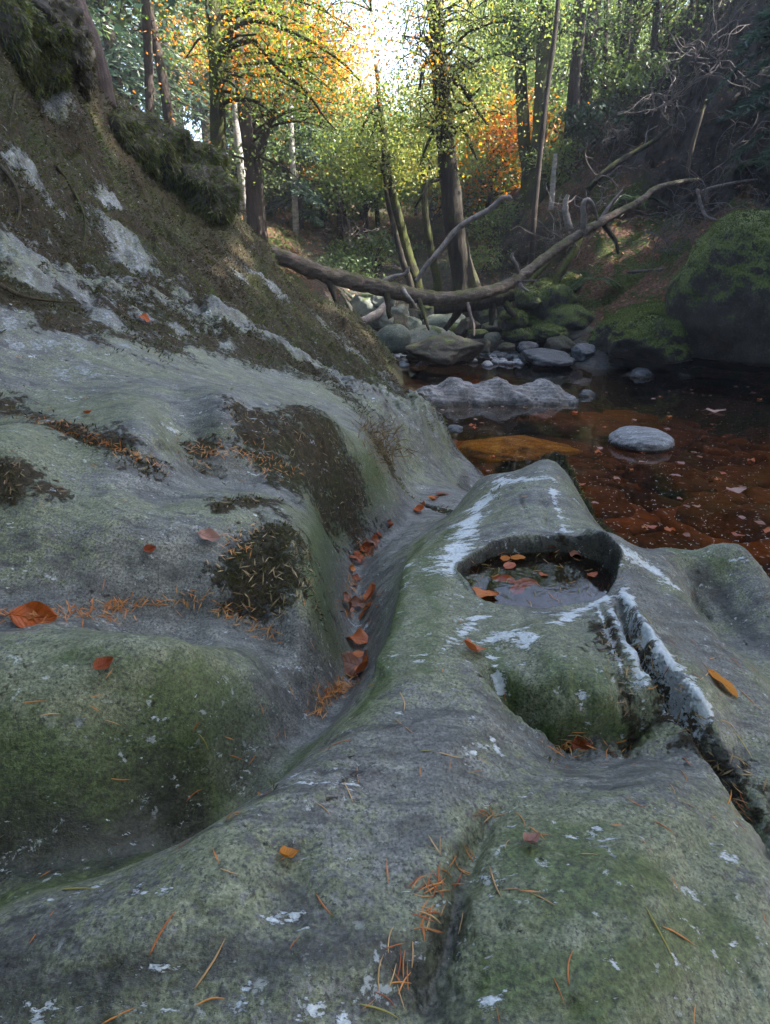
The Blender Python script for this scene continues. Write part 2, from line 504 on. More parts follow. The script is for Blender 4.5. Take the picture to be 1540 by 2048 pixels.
# the strata of the smooth slab run away to the right
a = math.radians(28)
Ps = np.stack([P3[:, 0] * math.cos(a) + P3[:, 1] * math.sin(a), -P3[:, 0] * math.sin(a) + P3[:, 1] * math.cos(a), P3[:, 2]], 1)
fine = fbm(Ps * np.array([7, 22, 18]), 5, 3, .55) * .0055 + fbm(P3 * 60, 3, 9) * .0012 - np.clip(fbm(P3 * 34, 2, 19) - .28, 0, 1) * .010
slabz = fbm(P3 * 5.0, 3, 21) * .012
EDGE = rock_line([(-200, 610), (0, 640), (100, 650), (200, 662), (300, 690), (400, 705), (470, 725), (550, 745), (650, 775), (720, 830), (800, 900), (870, 935), (960, 950)])
_d, _, _s = poly_dist(GX, EDGE)
bank = sstep(-.05, .35, _d * _s) * sstep(.05, .2, gz)
mpatch = np.zeros(len(GX))
for px, py, w in [(590, 900, .14), (660, 900, .14), (690, 950, .08), (540, 880, .08), (530, 1110, .08), (560, 1080, .07), (500, 1160, .06), (560, 1150, .05)]:
    c = on_rock(px, py); mpatch = np.maximum(mpatch, np.exp(-((np.hypot(GX[:, 0] - c[0], GX[:, 1] - c[1])) / w) ** 2))
rough = fbm(P3 * np.array([1.3, 1.3, 2.2]), 5, 31, .55) * .16 + fbm(P3 * np.array([3.5, 5.5, 9]), 4, 41, .5, True) * .055 + fbm(P3 * 15, 4, 51, .55) * .030
gz2 = gz + fine + slabz * sstep(.5, 1.4, dist) + bank * (rough - .02) + sstep(.35, .8, mpatch + .35 * fbm(P3 * 14, 3, 55)) * (.008 + fbm(P3 * 45, 3, 58) * .012)
inpot = pot_rho(GX) < 1.1
gz2 = np.where(inpot, gz + fine * .4, gz2)
PZ = np.stack([GX[:, 0], GX[:, 1], gz2], 1)
# overhanging lips: push crest vertices sideways over the hollows
def push(pts, vec, width, below=None):
    P = rock_line(pts)
    dd, al, sd = poly_dist(GX, P)
    f = np.exp(-(dd / width) ** 2) * np.minimum(1, np.minimum(al, 1 - al) * 7)
    PZ[:, 0] += vec[0] * f; PZ[:, 1] += vec[1] * f; PZ[:, 2] += vec[2] * f
push([(990, 1295), (1015, 1325), (1060, 1350), (1110, 1366), (1180, 1372), (1260, 1362), (1320, 1350)], (0.0, -.024, .002), .022)
push([(842, 1100), (830, 1190), (815, 1270), (775, 1355)], (-.026, -.004, 0.002), .024)

i = np.arange(nr - 1)[:, None] * nt
j = np.arange(nt)[None, :]
j2 = (j + 1) % nt
RF = np.stack([i + j, i + j2, i + nt + j2, i + nt + j], -1).reshape(-1, 4)
RF = RF[:, ::-1]
keep = (PZ[RF, 2].max(1) > -.55)
RF = RF[keep]
used = np.unique(RF); remap = np.full(len(PZ), -1); remap[used] = np.arange(len(used))
RV = PZ[used]; RF = remap[RF]
# ------------------------------------------------------------------ bedrock masks (stains, growth, and hollow shade put into the colour)
GU = GX[used]
def stroke(pts, w, w1=None, P=None):
    P = rock_line(pts)
    d, al, _ = poly_dist(GU, P)
    ww = w if w1 is None else w + (w1 - w) * al
    return np.exp(-(d / (1.15 * ww)) ** 1.35)
def mx(*a):
    r = a[0]
    for q in a[1:]: r = np.maximum(r, q)
    return r
white = mx(stroke([(1010, 962), (965, 1000), (935, 1050), (918, 1100), (900, 1140)], .022, .04),
           .8 * stroke([(1000, 958), (1060, 962), (1105, 962)], .02), .75 * stroke([(1100, 975), (1115, 1020), (1130, 1060)], .012),
           1.15 * stroke([(1245, 1182), (1290, 1262), (1335, 1335), (1380, 1385), (1408, 1425)], .010, .020),
           stroke([(1205, 1185), (1235, 1245), (1262, 1300), (1275, 1345)], .011), .95 * stroke([(1190, 1205), (1225, 1290), (1240, 1330)], .006),
           stroke([(985, 1275), (1040, 1262), (1080, 1250), (1120, 1250), (1145, 1225), (1210, 1195)], .013), .8 * stroke([(1040, 1260), (1060, 1290)], .018),
           .9 * stroke([(885, 1295), (925, 1260), (955, 1235)], .014), 1.05 * stroke([(1222, 1085), (1245, 1105), (1300, 1135), (1345, 1165)], .02, .024), .8 * stroke([(985, 1310), (1000, 1345)], .010),
           .7 * stroke([(1150, 1330), (1160, 1370)], .008), .8 * stroke([(480, 2010), (500, 1960), (515, 1930)], .006), .9 * stroke([(685, 2048), (690, 2020)], .006),
           .8 * stroke([(325, 1785), (350, 1775)], .006), .8 * stroke([(1205, 1895), (1230, 1930)], .006), .7 * stroke([(640, 2010), (600, 2030)], .006), .8 * stroke([(960, 2010), (1010, 1995)], .007),
           .7 * stroke([(780, 1435), (800, 1425)], .007), .7 * stroke([(985, 1480), (995, 1500)], .006), .95 * stroke([(335, 858), (350, 862)], .012))
lich = mx(*[stroke([p], .001) for p in []] or [np.zeros(len(GU))])
for (px, py, w) in [(20, 510, .07), (50, 520, .06), (15, 645, .06), (125, 575, .04), (260, 565, .05), (330, 590, .05), (390, 610, .05), (430, 620, .05), (250, 690, .05), (150, 690, .06), (100, 690, .05), (520, 655, .07), (610, 690, .05),
                    (210, 605, .04), (175, 740, .06), (130, 745, .05), (240, 500, .16), (270, 530, .14), (90, 400, .14), (60, 340, .12), (225, 405, .13), (540, 580, .18), (515, 560, .12), (110, 200, .18), (85, 165, .15), (20, 310, .1),
                    (200, 400, .1), (480, 560, .08), (590, 690, .07), (640, 720, .06), (690, 760, .06), (300, 560, .05), (360, 580, .05), (470, 640, .06), (160, 590, .05), (60, 560, .06), (80, 690, .05), (30, 690, .05), (290, 640, .05), (560, 670, .06), (450, 700, .05), (350, 660, .05), (590, 740, .05), (210, 640, .05), (700, 720, .06), (760, 780, .06)]:
    c = on_rock(px, py)
    w *= .62 if py < 480 else .85; lich = np.maximum(lich, 1.05 * np.exp(-((np.sqrt((GU[:, 0] - c[0]) ** 2 + (GU[:, 1] - c[1]) ** 2 + .5 * (RV[:, 2] - c[2]) ** 2)) / w) ** 2))
edge = EDGE
de, al, sd = poly_dist(GU, edge)
mossy = sstep(-.10, .12, de * sd)
mossy *= 1 - .62 * mx(stroke([(30, 520), (200, 565), (400, 622), (520, 655), (650, 705), (760, 790)], .16), .8 * stroke([(640, 655), (720, 720), (850, 830)], .12))
for (px, py, w, q_) in [(860, 905, .42, .75), (800, 865, .25, .45), (910, 945, .3, .7)]:
    c = on_rock(px, py); mossy = mossy * (1 - q_ * np.exp(-((np.hypot(GU[:, 0] - c[0], GU[:, 1] - c[1])) / w) ** 2))
for (px, py, w, k) in [(590, 900, .16, 1), (660, 900, .15, 1), (690, 950, .09, 1), (540, 880, .1, .9), (530, 1110, .09, 1), (560, 1080, .08, .9), (500, 1160, .07, .9), (560, 1150, .06, .9), (20, 950, .05, .9), (110, 985, .04, .8), (400, 900, .05, .8),
                       (520, 840, .07, .9), (780, 930, .10, .8)]:
    c = on_rock(px, py)
    mossy = np.maximum(mossy, k * np.exp(-((np.hypot(GU[:, 0] - c[0], GU[:, 1] - c[1])) / w) ** 2))
mossy = np.maximum(mossy, .75 * mx(stroke([(-30, 790), (60, 830), (150, 865), (240, 900), (290, 925)], .04), stroke([(0, 640), (120, 660), (330, 690)], .1), stroke([(440, 1020), (520, 1000), (560, 1000)], .025),
                                   .9 * stroke([(1262, 1240), (1300, 1310), (1340, 1380), (1400, 1450), (1480, 1560), (1540, 1660)], .016), .8 * stroke([(1210, 1250), (1240, 1330), (1260, 1390)], .022),
                                   .85 * stroke([(1400, 1480), (1470, 1530), (1540, 1600)], .03)))
worn = mx(stroke([(930, 985), (850, 1015), (770, 1053), (735, 1090), (708, 1140), (700, 1195), (712, 1255), (716, 1315), (685, 1375), (610, 1440), (500, 1510)], .085, .05),
          .8 * stroke([(1050, 1480), (1150, 1490), (1240, 1480)], .04), .8 * stroke([(0, 1205), (200, 1190), (400, 1195), (560, 1250), (620, 1330)], .045), .6 * stroke([(850, 1450), (880, 1600), (760, 1750)], .05),
          .7 * stroke([(1290, 1160), (1340, 1230), (1420, 1330)], .05), .6 * stroke([(300, 960), (450, 960), (600, 1000)], .06))
green = mx(stroke([(660, 1000), (650, 1060), (640, 1140), (640, 1220), (690, 1280)], .05), .9 * stroke([(760, 950), (720, 990), (680, 1050)], .07), stroke([(330, 1420), (420, 1380), (470, 1420)], .06),
           1.1 * stroke([(0, 1560), (150, 1600), (330, 1560)], .08), 1.1 * stroke([(0, 1750), (160, 1720), (330, 1650), (480, 1570), (620, 1480)], .035), stroke([(840, 1080), (832, 1150), (822, 1240), (790, 1330), (720, 1420)], .02),
           stroke([(1080, 1415), (1180, 1425), (1280, 1420)], .035), stroke([(980, 1300), (1020, 1350)], .03), .9 * stroke([(1050, 1700), (1150, 1680), (1100, 1800), (1300, 1750)], .06), .9 * stroke([(1350, 1100), (1400, 1110), (1440, 1130)], .03),
           .9 * stroke([(1000, 1950), (1200, 1980), (1450, 1850)], .05), .7 * stroke([(100, 1320), (300, 1330), (420, 1350)], .04), .8 * stroke([(900, 1060), (860, 1110), (870, 1200), (850, 1330)], .04), .9 * stroke([(1100, 1330), (1200, 1350)], .04),
           .6 * stroke([(0, 870), (150, 900)], .1))
dark = mx(.85 * stroke([(1010, 1385), (1060, 1425), (1120, 1440), (1190, 1445), (1270, 1435), (1340, 1420)], .016), 1.0 * stroke([(-100, 1640), (60, 1660), (200, 1650), (360, 1590)], .055), .8 * stroke([(300, 1930), (700, 1900), (850, 1950)], .04), .8 * stroke([(1235, 1190), (1280, 1285), (1345, 1385), (1400, 1450), (1500, 1610)], .012),  # hollow and undercut strokes paint shade into the rock colour
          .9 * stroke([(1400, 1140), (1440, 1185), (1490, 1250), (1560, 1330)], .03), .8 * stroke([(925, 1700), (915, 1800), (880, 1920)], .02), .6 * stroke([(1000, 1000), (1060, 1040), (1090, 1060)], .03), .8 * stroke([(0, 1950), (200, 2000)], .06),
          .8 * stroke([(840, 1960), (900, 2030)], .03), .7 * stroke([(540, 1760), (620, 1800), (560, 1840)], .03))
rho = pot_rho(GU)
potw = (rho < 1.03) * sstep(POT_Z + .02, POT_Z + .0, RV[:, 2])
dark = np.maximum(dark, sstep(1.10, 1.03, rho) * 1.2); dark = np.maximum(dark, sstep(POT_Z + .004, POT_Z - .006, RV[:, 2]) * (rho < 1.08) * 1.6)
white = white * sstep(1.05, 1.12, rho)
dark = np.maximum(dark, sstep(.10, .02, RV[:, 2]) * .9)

def rock_material():
    m = M('bedrock')
    at_ = {k: m.attr(k) for k in ('white', 'lich', 'moss', 'worn', 'green', 'dark')}
    flow = m.map(m.pos, scale=(.55, 1.5, 1.3), rot=(0, 0, math.radians(-28)))
    big = m.noise(5, 7, .62, flow, .4)
    mid = m.noise(26, 7, .68, flow)
    grain = m.noise(260, 4, .7)
    grain2 = m.noise(620, 2, .6)
    fl2 = m.noise(20, 6, .65, m.map(m.pos, scale=(.35, 2.6, 1.6), rot=(0, 0, math.radians(-28))), .2)
    mid = m.add(m.mul(mid, .62), m.mul(fl2, .38))
    stone = m.ramp(mid, [(.35, (.030, .030, .026)), (.48, (.114, .119, .108)), (.63, (.265, .272, .245))])
    warm = m.ss(m.noise(9, 5, .6), .55, .75)
    stone = m.mix(m.mul(warm, .35), stone, (.15, .135, .13))
    # pale sage algae film
    alg = m.add(m.add(big, m.add(m.mul(m.math('SUBTRACT', mid, .5), .8), m.mul(m.math('SUBTRACT', m.noise(95, 7, .75), .5), 1.3))), m.math('SUBTRACT', m.mul(at_['green'], .42), m.mul(at_['worn'], .34)))
    algf = m.ss(alg, .45, .56)
    algc = m.ramp(m.noise(60, 6, .7), [(.3, (.075, .098, .042)), (.5, (.165, .19, .092)), (.7, (.29, .315, .19))])
    c = m.mix(m.mul(algf, .7), stone, algc)
    # deep green film in the damp walls, also painting shade into hollows
    gf = m.ss(m.add(at_['green'], m.mul(m.math('SUBTRACT', m.noise(34, 8, .72), .5), 1.3)), .5, .85)
    gc = m.ramp(m.noise(110, 5, .7), [(.3, (.03, .046, .012)), (.55, (.075, .11, .03)), (.75, (.13, .17, .055))])
    c = m.mix(m.mul(gf, .85), c, gc)
    c = m.mix(m.mul(m.ss(at_['worn'], .2, .9), .55), c, m.ramp(mid, [(.3, (.06, .065, .066)), (.7, (.18, .19, .185))]))
    # dark skin: damp rock, and hollow shade painted into the colour
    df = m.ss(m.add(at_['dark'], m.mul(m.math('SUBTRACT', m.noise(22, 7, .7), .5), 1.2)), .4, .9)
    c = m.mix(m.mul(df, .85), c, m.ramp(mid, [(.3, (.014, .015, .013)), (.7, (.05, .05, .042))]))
    # mineral grain
    c = m.mix(.85, c, m.ramp(grain, [(.32, (.22, .22, .22)), (.5, (.95, .95, .95)), (.68, (1.75, 1.75, 1.75))]), 'MULTIPLY')
    # black crust lichens, in scattered colonies
    bf = m.mul(m.ss(m.noise(95, 7, .78), .565, .63), m.ss(m.noise(11, 4, .6), .47, .60))
    c = m.mix(m.mul(bf, .9), c, (.014, .015, .013))
    bf2 = m.ss(m.add(m.noise(210, 4, .65), m.mul(m.math('SUBTRACT', mid, .5), .35)), .57, .63)
    c = m.mix(m.mul(bf2, .8), c, (.028, .030, .028))
    # pale crust lichens
    pf = m.mul(m.ss(m.noise(48, 8, .72, None, .3), .60, .64), m.ss(m.noise(6, 3, .6), .48, .58))
    c = m.mix(m.mul(pf, .75), c, (.44, .48, .48))
    wn = m.math('SUBTRACT', m.noise(60, 8, .74, flow), .5)
    wn = m.add(wn, m.mul(m.math('SUBTRACT', m.noise(17, 5, .65, flow), .5), .9))
    wn = m.add(wn, m.mul(m.math('SUBTRACT', m.noise(150, 5, .7, flow), .5), .6))
    wf = m.ss(m.add(at_['white'], m.mul(wn, 3.0)), .58, .74)
    ln = m.math('SUBTRACT', m.noise(20, 8, .7), .5)
    ln = m.add(ln, m.math('SUBTRACT', m.noise(75, 6, .7), .5))
    lf = m.ss(m.add(at_['lich'], m.mul(ln, 3.6)), .80, .92)
    # moss over everything on the bank
    mn = m.math('SUBTRACT', m.noise(9, 9, .70, None, .2), .5)
    mn = m.add(m.mul(mn, 2.0), m.mul(m.math('SUBTRACT', m.noise(60, 6, .7), .5), 1.7))
    mf = m.ss(m.add(at_['moss'], m.add(m.mul(mn, 1.15), m.mul(at_['lich'], -.9))), .46, .72)
    mc = m.ramp(m.noise(70, 6, .7), [(.30, (.016, .012, .006)), (.5, (.055, .040, .018)), (.70, (.13, .09, .045))])
    mg = m.ramp(m.noise(80, 6, .7), [(.30, (.014, .016, .005)), (.5, (.046, .050, .014)), (.72, (.11, .105, .034))])
    mc = m.mix(m.ss(m.noise(2.6, 4, .6), .46, .62), mc, mg)
    c = m.mix(m.mul(mf, .95), c, mc)
    c = m.mix(m.mul(wf, .9), c, m.ramp(m.noise(190, 4, .7), [(.3, (.36, .42, .45)), (.6, (.68, .74, .78))]))
    c = m.mix(m.mul(lf, .85), c, m.ramp(m.noise(120, 5, .7), [(.25, (.09, .10, .105)), (.5, (.22, .25, .26)), (.72, (.55, .60, .62))]))
    ro = m.mr(df, 0, 1, .47, .26)
    ro = m.math('MAXIMUM', ro, m.mul(mf, .95))
    h = m.add(m.add(m.mul(grain, .35), m.mul(mid, 1.2)), m.add(m.mul(grain2, .12), m.mul(mf, .5)))
    h = m.add(h, m.mul(mf, m.mul(m.noise(75, 5, .75), 7.0)))
    h = m.add(h, m.mul(m.add(wf, lf), .25))
    nrm = m.bump(h, .004, .9)
    return m.done(m.bsdf(c, ro, nrm, .45))

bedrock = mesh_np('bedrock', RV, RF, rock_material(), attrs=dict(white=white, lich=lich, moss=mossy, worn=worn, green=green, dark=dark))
tag(bedrock, kind='structure')
ROCKBVH = BVHTree.FromPolygons([tuple(v) for v in RV], [tuple(f) for f in RF])
def hit(px, py, bvh=None):
    d = Vector(ray(px, py)).normalized()
    p, n, i, t = (bvh or ROCKBVH).ray_cast(Vector((0, 0, CAMZ)), d)
    if p is None: return None, None
    return p, (-n if n.dot(d) > 0 else n)

# ------------------------------------------------------------------ hillside: the ravine's far banks and the forest floor
HC = []
def hy(pts):
    for px, py, y in pts: HC.append(tuple(at(px, py, y=y)))
YS = [(760, 6.2), (740, 6.7), (720, 7.1), (700, 7.6), (680, 8.1), (660, 8.7), (640, 9.2), (620, 9.7), (600, 10.2), (560, 11.5)]
def ystream(py): return float(np.interp(-py, [-a for a, b in YS], [b for a, b in YS]))
for px, py in [(720, 735), (800, 735), (900, 740), (1000, 725), (1100, 735), (760, 700), (880, 690), (980, 690), (1060, 690), (700, 660), (800, 655), (900, 650), (1000, 650), (720, 620), (820, 620), (900, 610)]:
    y = ystream(py); HC.append(tuple(np.array(at(px, py + 14, y=y)) - np.array([0, 0, .14])))
hy([(1180, 730, 6.9), (1300, 735, 6.8), (1450, 745, 6.5), (1600, 760, 6.2), (1040, 640, 9.0), (1100, 655, 8.3), (1200, 650, 7.8), (1300, 640, 7.4), (1400, 640, 7.2), (1540, 650, 6.8)])
hy([(1050, 605, 9.6), (1120, 590, 8.8), (1220, 585, 8.3), (1330, 565, 7.9), (1400, 540, 7.8), (1540, 500, 7.6), (1650, 520, 7)])
hy([(1300, 500, 8.8), (1200, 470, 9.5), (1400, 450, 8.8), (1500, 420, 8.6), (1600, 400, 8.2), (1120, 520, 9.8), (1050, 560, 10.2), (1000, 560, 10.8), (960, 560, 11)])
hy([(1540, 380, 9.2), (1420, 385, 9.5), (1340, 370, 9.8), (1250, 390, 10), (1170, 410, 10.4), (1100, 430, 10.9), (1040, 450, 11.4), (990, 500, 12)])
hy([(1600, -20, 9.8), (1540, 20, 9.9), (1480, 60, 10.1), (1400, 120, 10.4), (1340, 170, 10.7), (1280, 220, 11), (1230, 265, 11.3), (1180, 300, 11.6), (1120, 340, 12.2), (1060, 380, 12.8), (1000, 430, 13.6), (940, 480, 15)])
hy([(1540, 220, 9.4), (1450, 250, 9.7), (1380, 280, 9.9), (1300, 320, 10.2)])
HC += [(9, 16, 6.5), (5, 20, 5.2), (12, 10, 7), (9, 6, 5.5), (7, 3, 4.0), (6.2, 5, 2.2), (10, 25, 7), (20, 30, 9), (3, 18, 3.4), (3.5, 26, 4.4), (6, 40, 6), (4.6, 5.5, .2), (4.2, 4.5, -.6), (3.8, 5.9, -.15), (5.5, 4, .3), (5.2, 2, .3), (4.6, 2.5, -.6), (5, 0, .4)]
HC += [(.1, 13, 1.2), (-.3, 17, 1.8), (-.5, 24, 2.6), (0, 34, 3.6), (1, 50, 5.5), (-.6, 9.5, .55), (-1.2, 8.5, .75), (-1.8, 10, 1.1), (-1.2, 13, 1.5), (-2.6, 8.5, 1.5), (-3.2, 11, 2.1), (-4, 8.5, 2.4), (-5.2, 8.5, 3.1),
       (-6, 12, 3.5), (-3, 18, 2.8), (-6, 22, 4.6), (-9, 8, 5), (-12, 14, 6.5), (-16, 25, 9), (-5, 40, 5.5), (-22, 40, 11), (15, 50, 9), (-1.5, 6, -.5), (-3, 6, .5), (-5, 5.5, 2.4), (0, 5.5, -.6), (1.5, 5.5, -.5), (3, 5.2, -.6)]
HILL = Surf(HC, c=.06, lam=4e-4)
th = np.radians(np.linspace(-62, 62, 420)); rr = np.geomspace(5.6, 75, 300)
_th, _rr = np.meshgrid(th, rr)
HX = np.stack([(np.sin(_th) * _rr).ravel(), (np.cos(_th) * _rr).ravel()], 1)
hz = HILL(HX)
gxy = 0.08
sl = np.hypot(HILL(HX + [gxy, 0]) - hz, HILL(HX + [0, gxy]) - hz) / gxy
H3 = np.stack([HX[:, 0], HX[:, 1], hz], 1)
_sd, _, _ = poly_dist(HX, np.array([(1.0, 5.5), (.9, 7.5), (.5, 9), (.2, 11), (0, 14)]))
chan = sstep(1.9, 1.2, _sd)
crag = fbm(H3 * np.array([1.1, 1.1, 1.6]), 5, 71, .55)
crag2 = fbm(H3 * 3.1, 4, 77, .55, True)
up = sstep(.15, .8, hz) * (1 - .8 * chan)
H3[:, 2] += up * (crag * .22 + crag2 * .10) + (1 - up) * fbm(H3 * 3, 3, 5) * .05
k = sstep(.6, 1.6, sl) * up
H3[:, 1] -= k * (crag2 * .30 + crag * .4)
nt2, nr2 = len(th), len(rr)
i = np.arange(nr2 - 1)[:, None] * nt2; j = np.arange(nt2 - 1)[None, :]
HF = np.stack([i + j, i + j + 1, i + nt2 + j + 1, i + nt2 + j], -1).reshape(-1, 4)[:, ::-1]
m = M('forest floor')
n1 = m.noise(2.2, 6, .62); n2 = m.noise(28, 6, .7); n3 = m.noise(9, 6, .65)
soil = m.ramp(n2, [(.3, (.035, .022, .015)), (.52, (.125, .07, .046)), (.72, (.26, .14, .09))])
mosc = m.ramp(m.noise(45, 6, .7), [(.3, (.014, .02, .005)), (.52, (.05, .068, .016)), (.75, (.11, .13, .035))])
crg = m.ramp(n3, [(.3, (.016, .014, .012)), (.6, (.055, .046, .038)), (.8, (.11, .09, .075))])
steep = m.attr('steep')
c = m.mix(m.ss(m.add(n1, m.mul(m.math('SUBTRACT', n3, .5), .8)), .44, .56), soil, mosc)
c = m.mix(m.ss(m.add(steep, m.mul(m.math('SUBTRACT', n3, .5), 1.2)), .35, .75), c, crg)
c = m.mix(m.attr('wetgravel'), c, m.ramp(n2, [(.35, (.03, .03, .028)), (.65, (.10, .10, .10))]))
hm = m.done(m.bsdf(c, .95, m.bump(m.add(n2, m.mul(n3, 1.5)), .05, .8), .2))
grav = np.maximum(sstep(.35, .12, hz) * sstep(2.9, 2.2, np.abs(HX[:, 0] - .6)), chan * .8)
hillside = mesh_np('hillside', H3, HF, hm, attrs=dict(steep=k, wetgravel=grav)); tag(hillside, kind='structure')
HILLBVH = BVHTree.FromPolygons([tuple(v) for v in H3], [tuple(f) for f in HF])
def ground(x, y):
    best = -1.0
    for b in (HILLBVH, ROCKBVH):
        p, n, i, t = b.ray_cast(Vector((x, y, 40)), Vector((0, 0, -1)))
        if p is not None: best = max(best, p.z)
    return best

# ------------------------------------------------------------------ stream bed and water
gx = np.linspace(-1.2, 6.5, 330); gy = np.linspace(.2, 8.2, 330)
bx, by = np.meshgrid(gx, gy)
BX = np.stack([bx.ravel(), by.ravel(), np.zeros(bx.size)], 1)
# cobbles: cells of a jittered grid, each a low dome
def cobble(X, s, seed):
    q = X[:, :2] / s
    ip = np.floor(q).astype(np.int64); best = np.full(len(X), 9.0); idv = np.zeros(len(X)); second = np.full(len(X), 9.0)
    for dx in (-1, 0, 1):
        for dy in (-1, 0, 1):
            h = _hash(ip[:, 0] + dx, ip[:, 1] + dy, 0 * ip[:, 0], seed)
            cx = ip[:, 0] + dx + (h & 255) / 255.; cy_ = ip[:, 1] + dy + ((h >> 8) & 255) / 255.
            d = np.hypot(q[:, 0] - cx, q[:, 1] - cy_)
            nb = d < best
            second = np.where(nb, best, np.minimum(second, d)); idv = np.where(nb, ((h >> 16) & 255) / 255., idv); best = np.minimum(best, d)
    return np.clip(second - best, 0, .6), idv
c1, id1 = cobble(BX + fbm(BX * 4, 2, 3)[:, None] * .05, .16, 5); c2, id2 = cobble(BX + fbm(BX * 2, 2, 3)[:, None] * .1, .55, 8)
deep = -.30 - .16 * sstep(1.0, 3.4, BX[:, 0]) - .08 * fbm(BX * .8, 3, 2)
deep = deep + sstep(5.6, 7.3, BX[:, 1]) * .10
slab = sstep(.35, .55, perlin(BX * .7 + 5, 4) + .5)
BZ = deep + (1 - slab) * (sstep(0, .25, c1) * .045 * (.4 + id1)) + slab * sstep(0, .10, c2) * .05 * (.3 + id2)
BX[:, 2] = BZ + fbm(BX * 9, 3, 6) * .012
i = np.arange(329)[:, None] * 330; j = np.arange(329)[None, :]
BF = np.stack([i + j, i + j + 1, i + 331 + j, i + 330 + j], -1).reshape(-1, 4)
m = M('stream bed')
n1 = m.noise(11, 6, .65); idn = m.attr('cell')
c = m.ramp(idn, [(0, (.06, .026, .010)), (.35, (.15, .063, .018)), (.6, (.085, .045, .018)), (.85, (.26, .105, .026)), (1, (.13, .08, .035))])
c = m.mix(.8, c, m.ramp(n1, [(.3, (.35, .35, .35)), (.7, (1.5, 1.4, 1.3))]), 'MULTIPLY')
c = m.mix(m.attr('gap'), c, (.012, .006, .004))
bedm = m.done(m.bsdf(c, .9, m.bump(m.noise(60, 5, .7), .01, .6), .2))
bed = mesh_np('stream_bed', BX, BF, bedm, attrs=dict(cell=np.where(slab > .5, id2, id1), gap=np.where(slab > .5, sstep(.09, .01, c2), sstep(.16, .02, c1)) * .9))
tag(bed, kind='structure')

def water_material(name, tint, rip=6.0, amt=.0015):
    m = M(name)
    n = m.bump(m.add(m.noise(rip, 3, .5), m.mul(m.noise(rip * 5, 2, .5), .12)), amt * 10, .12)
    fr = m.n('ShaderNodeFresnel'); fr.inputs[0].default_value = 1.33; m.put(fr.inputs['Normal'], n)
    tr = m.n('ShaderNodeBsdfTransparent'); tr.inputs[0].default_value = (*tint, 1)
    gl = m.n('ShaderNodeBsdfGlossy'); gl.inputs['Roughness'].default_value = .015; m.put(gl.inputs['Normal'], n)
    gl.inputs['Color'].default_value = (1, 1, 1, 1)
    mx_ = m.n('ShaderNodeMixShader'); m.put(mx_.inputs[0], fr.outputs[0]); m.put(mx_.inputs[1], tr.outputs[0]); m.put(mx_.inputs[2], gl.outputs[0])
    return m.done(mx_.outputs[0])
wv = np.array([(-1.2, .2, 0), (6.6, .2, 0), (6.6, 8.0, 0), (-1.2, 8.0, 0)], float)
water = mesh_np('water', wv, [[0, 1, 2, 3]], water_material('peaty water', (.80, .60, .36)), False); tag(water, kind='structure')
a_ = np.linspace(0, 2 * np.pi, 49)[:-1]
R_ = np.interp(np.where(a_ > np.pi, a_ - 2 * np.pi, a_), np.concatenate([_pa - 2 * np.pi, _pa, _pa + 2 * np.pi]), np.tile(_pr, 3)) * 1.03
pv = np.stack([PC[0] + np.cos(a_) * R_, PC[1] + np.sin(a_) * R_, np.full(48, POT_Z)], 1)
pv = np.vstack([pv, [[PC[0], PC[1], POT_Z]]])
pf = [[48, k, (k + 1) % 48, (k + 2) % 48] for k in range(0, 48, 2)]
pool = mesh_np('pothole_water', pv, pf, water_material('pothole water', (.66, .46, .27), 14, .0008), False); tag(pool, kind='structure')
# ------------------------------------------------------------------ boulders
import bmesh
def ico(sub):
    bm = bmesh.new(); bmesh.ops.create_icosphere(bm, subdivisions=sub, radius=1)
    V = np.array([v.co[:] for v in bm.verts]); F = np.array([[v.index for v in f.verts] for f in bm.faces]); bm.free()
    return V, F
ICO = {k: ico(k) for k in (2, 3, 4, 5, 6)}

def stone_mat(name, dark, mid, light, moss=0.0, mossc=((.02, .03, .008), (.06, .09, .02), (.12, .16, .045)), scale=1.0, rough=.75, wetline=None, bumpd=.012, streak=None, msc=1.0):
    m = M(name)
    oc = m.objco()
    if streak: v = m.map(m.pos, scale=streak[0], rot=streak[1])
    else: v = m.pos
    n1 = m.noise(7 * scale, 7, .65, v); n2 = m.noise(45 * scale, 6, .7, v); n3 = m.noise(170 * scale, 3, .6)
    c = m.ramp(m.add(m.mul(n1, .6), m.mul(n2, .4)), [(.32, dark), (.5, mid), (.68, light)])
    c = m.mix(.7, c, m.ramp(n3, [(.3, (.55, .55, .55)), (.7, (1.4, 1.4, 1.4))]), 'MULTIPLY')
    c = m.mix(m.mul(m.ss(m.noise(60 * scale, 6, .75), .60, .66), .8), c, tuple(min(1, x * 1.7) for x in light))
    ro = rough
    if moss > 0:
        k = m.add(m.add(m.mul(m.nz, .55), m.mul(m.math('SUBTRACT', n1, .5), 1.6 * msc)), m.mul(m.math('SUBTRACT', n2, .5), 1.0))
        mf = m.ss(k, .62 - moss, .78 - moss)
        c = m.mix(m.mul(mf, .95), c, m.ramp(m.noise(60, 7, .72), [(.3, mossc[0]), (.5, mossc[1]), (.72, mossc[2])]))
        h = m.add(m.mul(n2, 1.0), m.mul(mf, m.add(.4, m.noise(110, 4, .7))))
    else: h = m.add(m.mul(n1, 1.5), m.mul(n2, .6))
    if wetline is not None:
        sp = m.n('ShaderNodeSeparateXYZ'); m.put(sp.inputs[0], m.pos)
        w = m.ss(m.add(sp.outputs[2], m.mul(m.math('SUBTRACT', n1, .5), .08)), wetline + .05, wetline)
        c = m.mix(m.mul(w, .75), c, (.012, .011, .009)); ro = m.mr(w, 0, 1, rough, .18)
    return m.done(m.bsdf(c, ro, m.bump(h, bumpd, .8), .4))

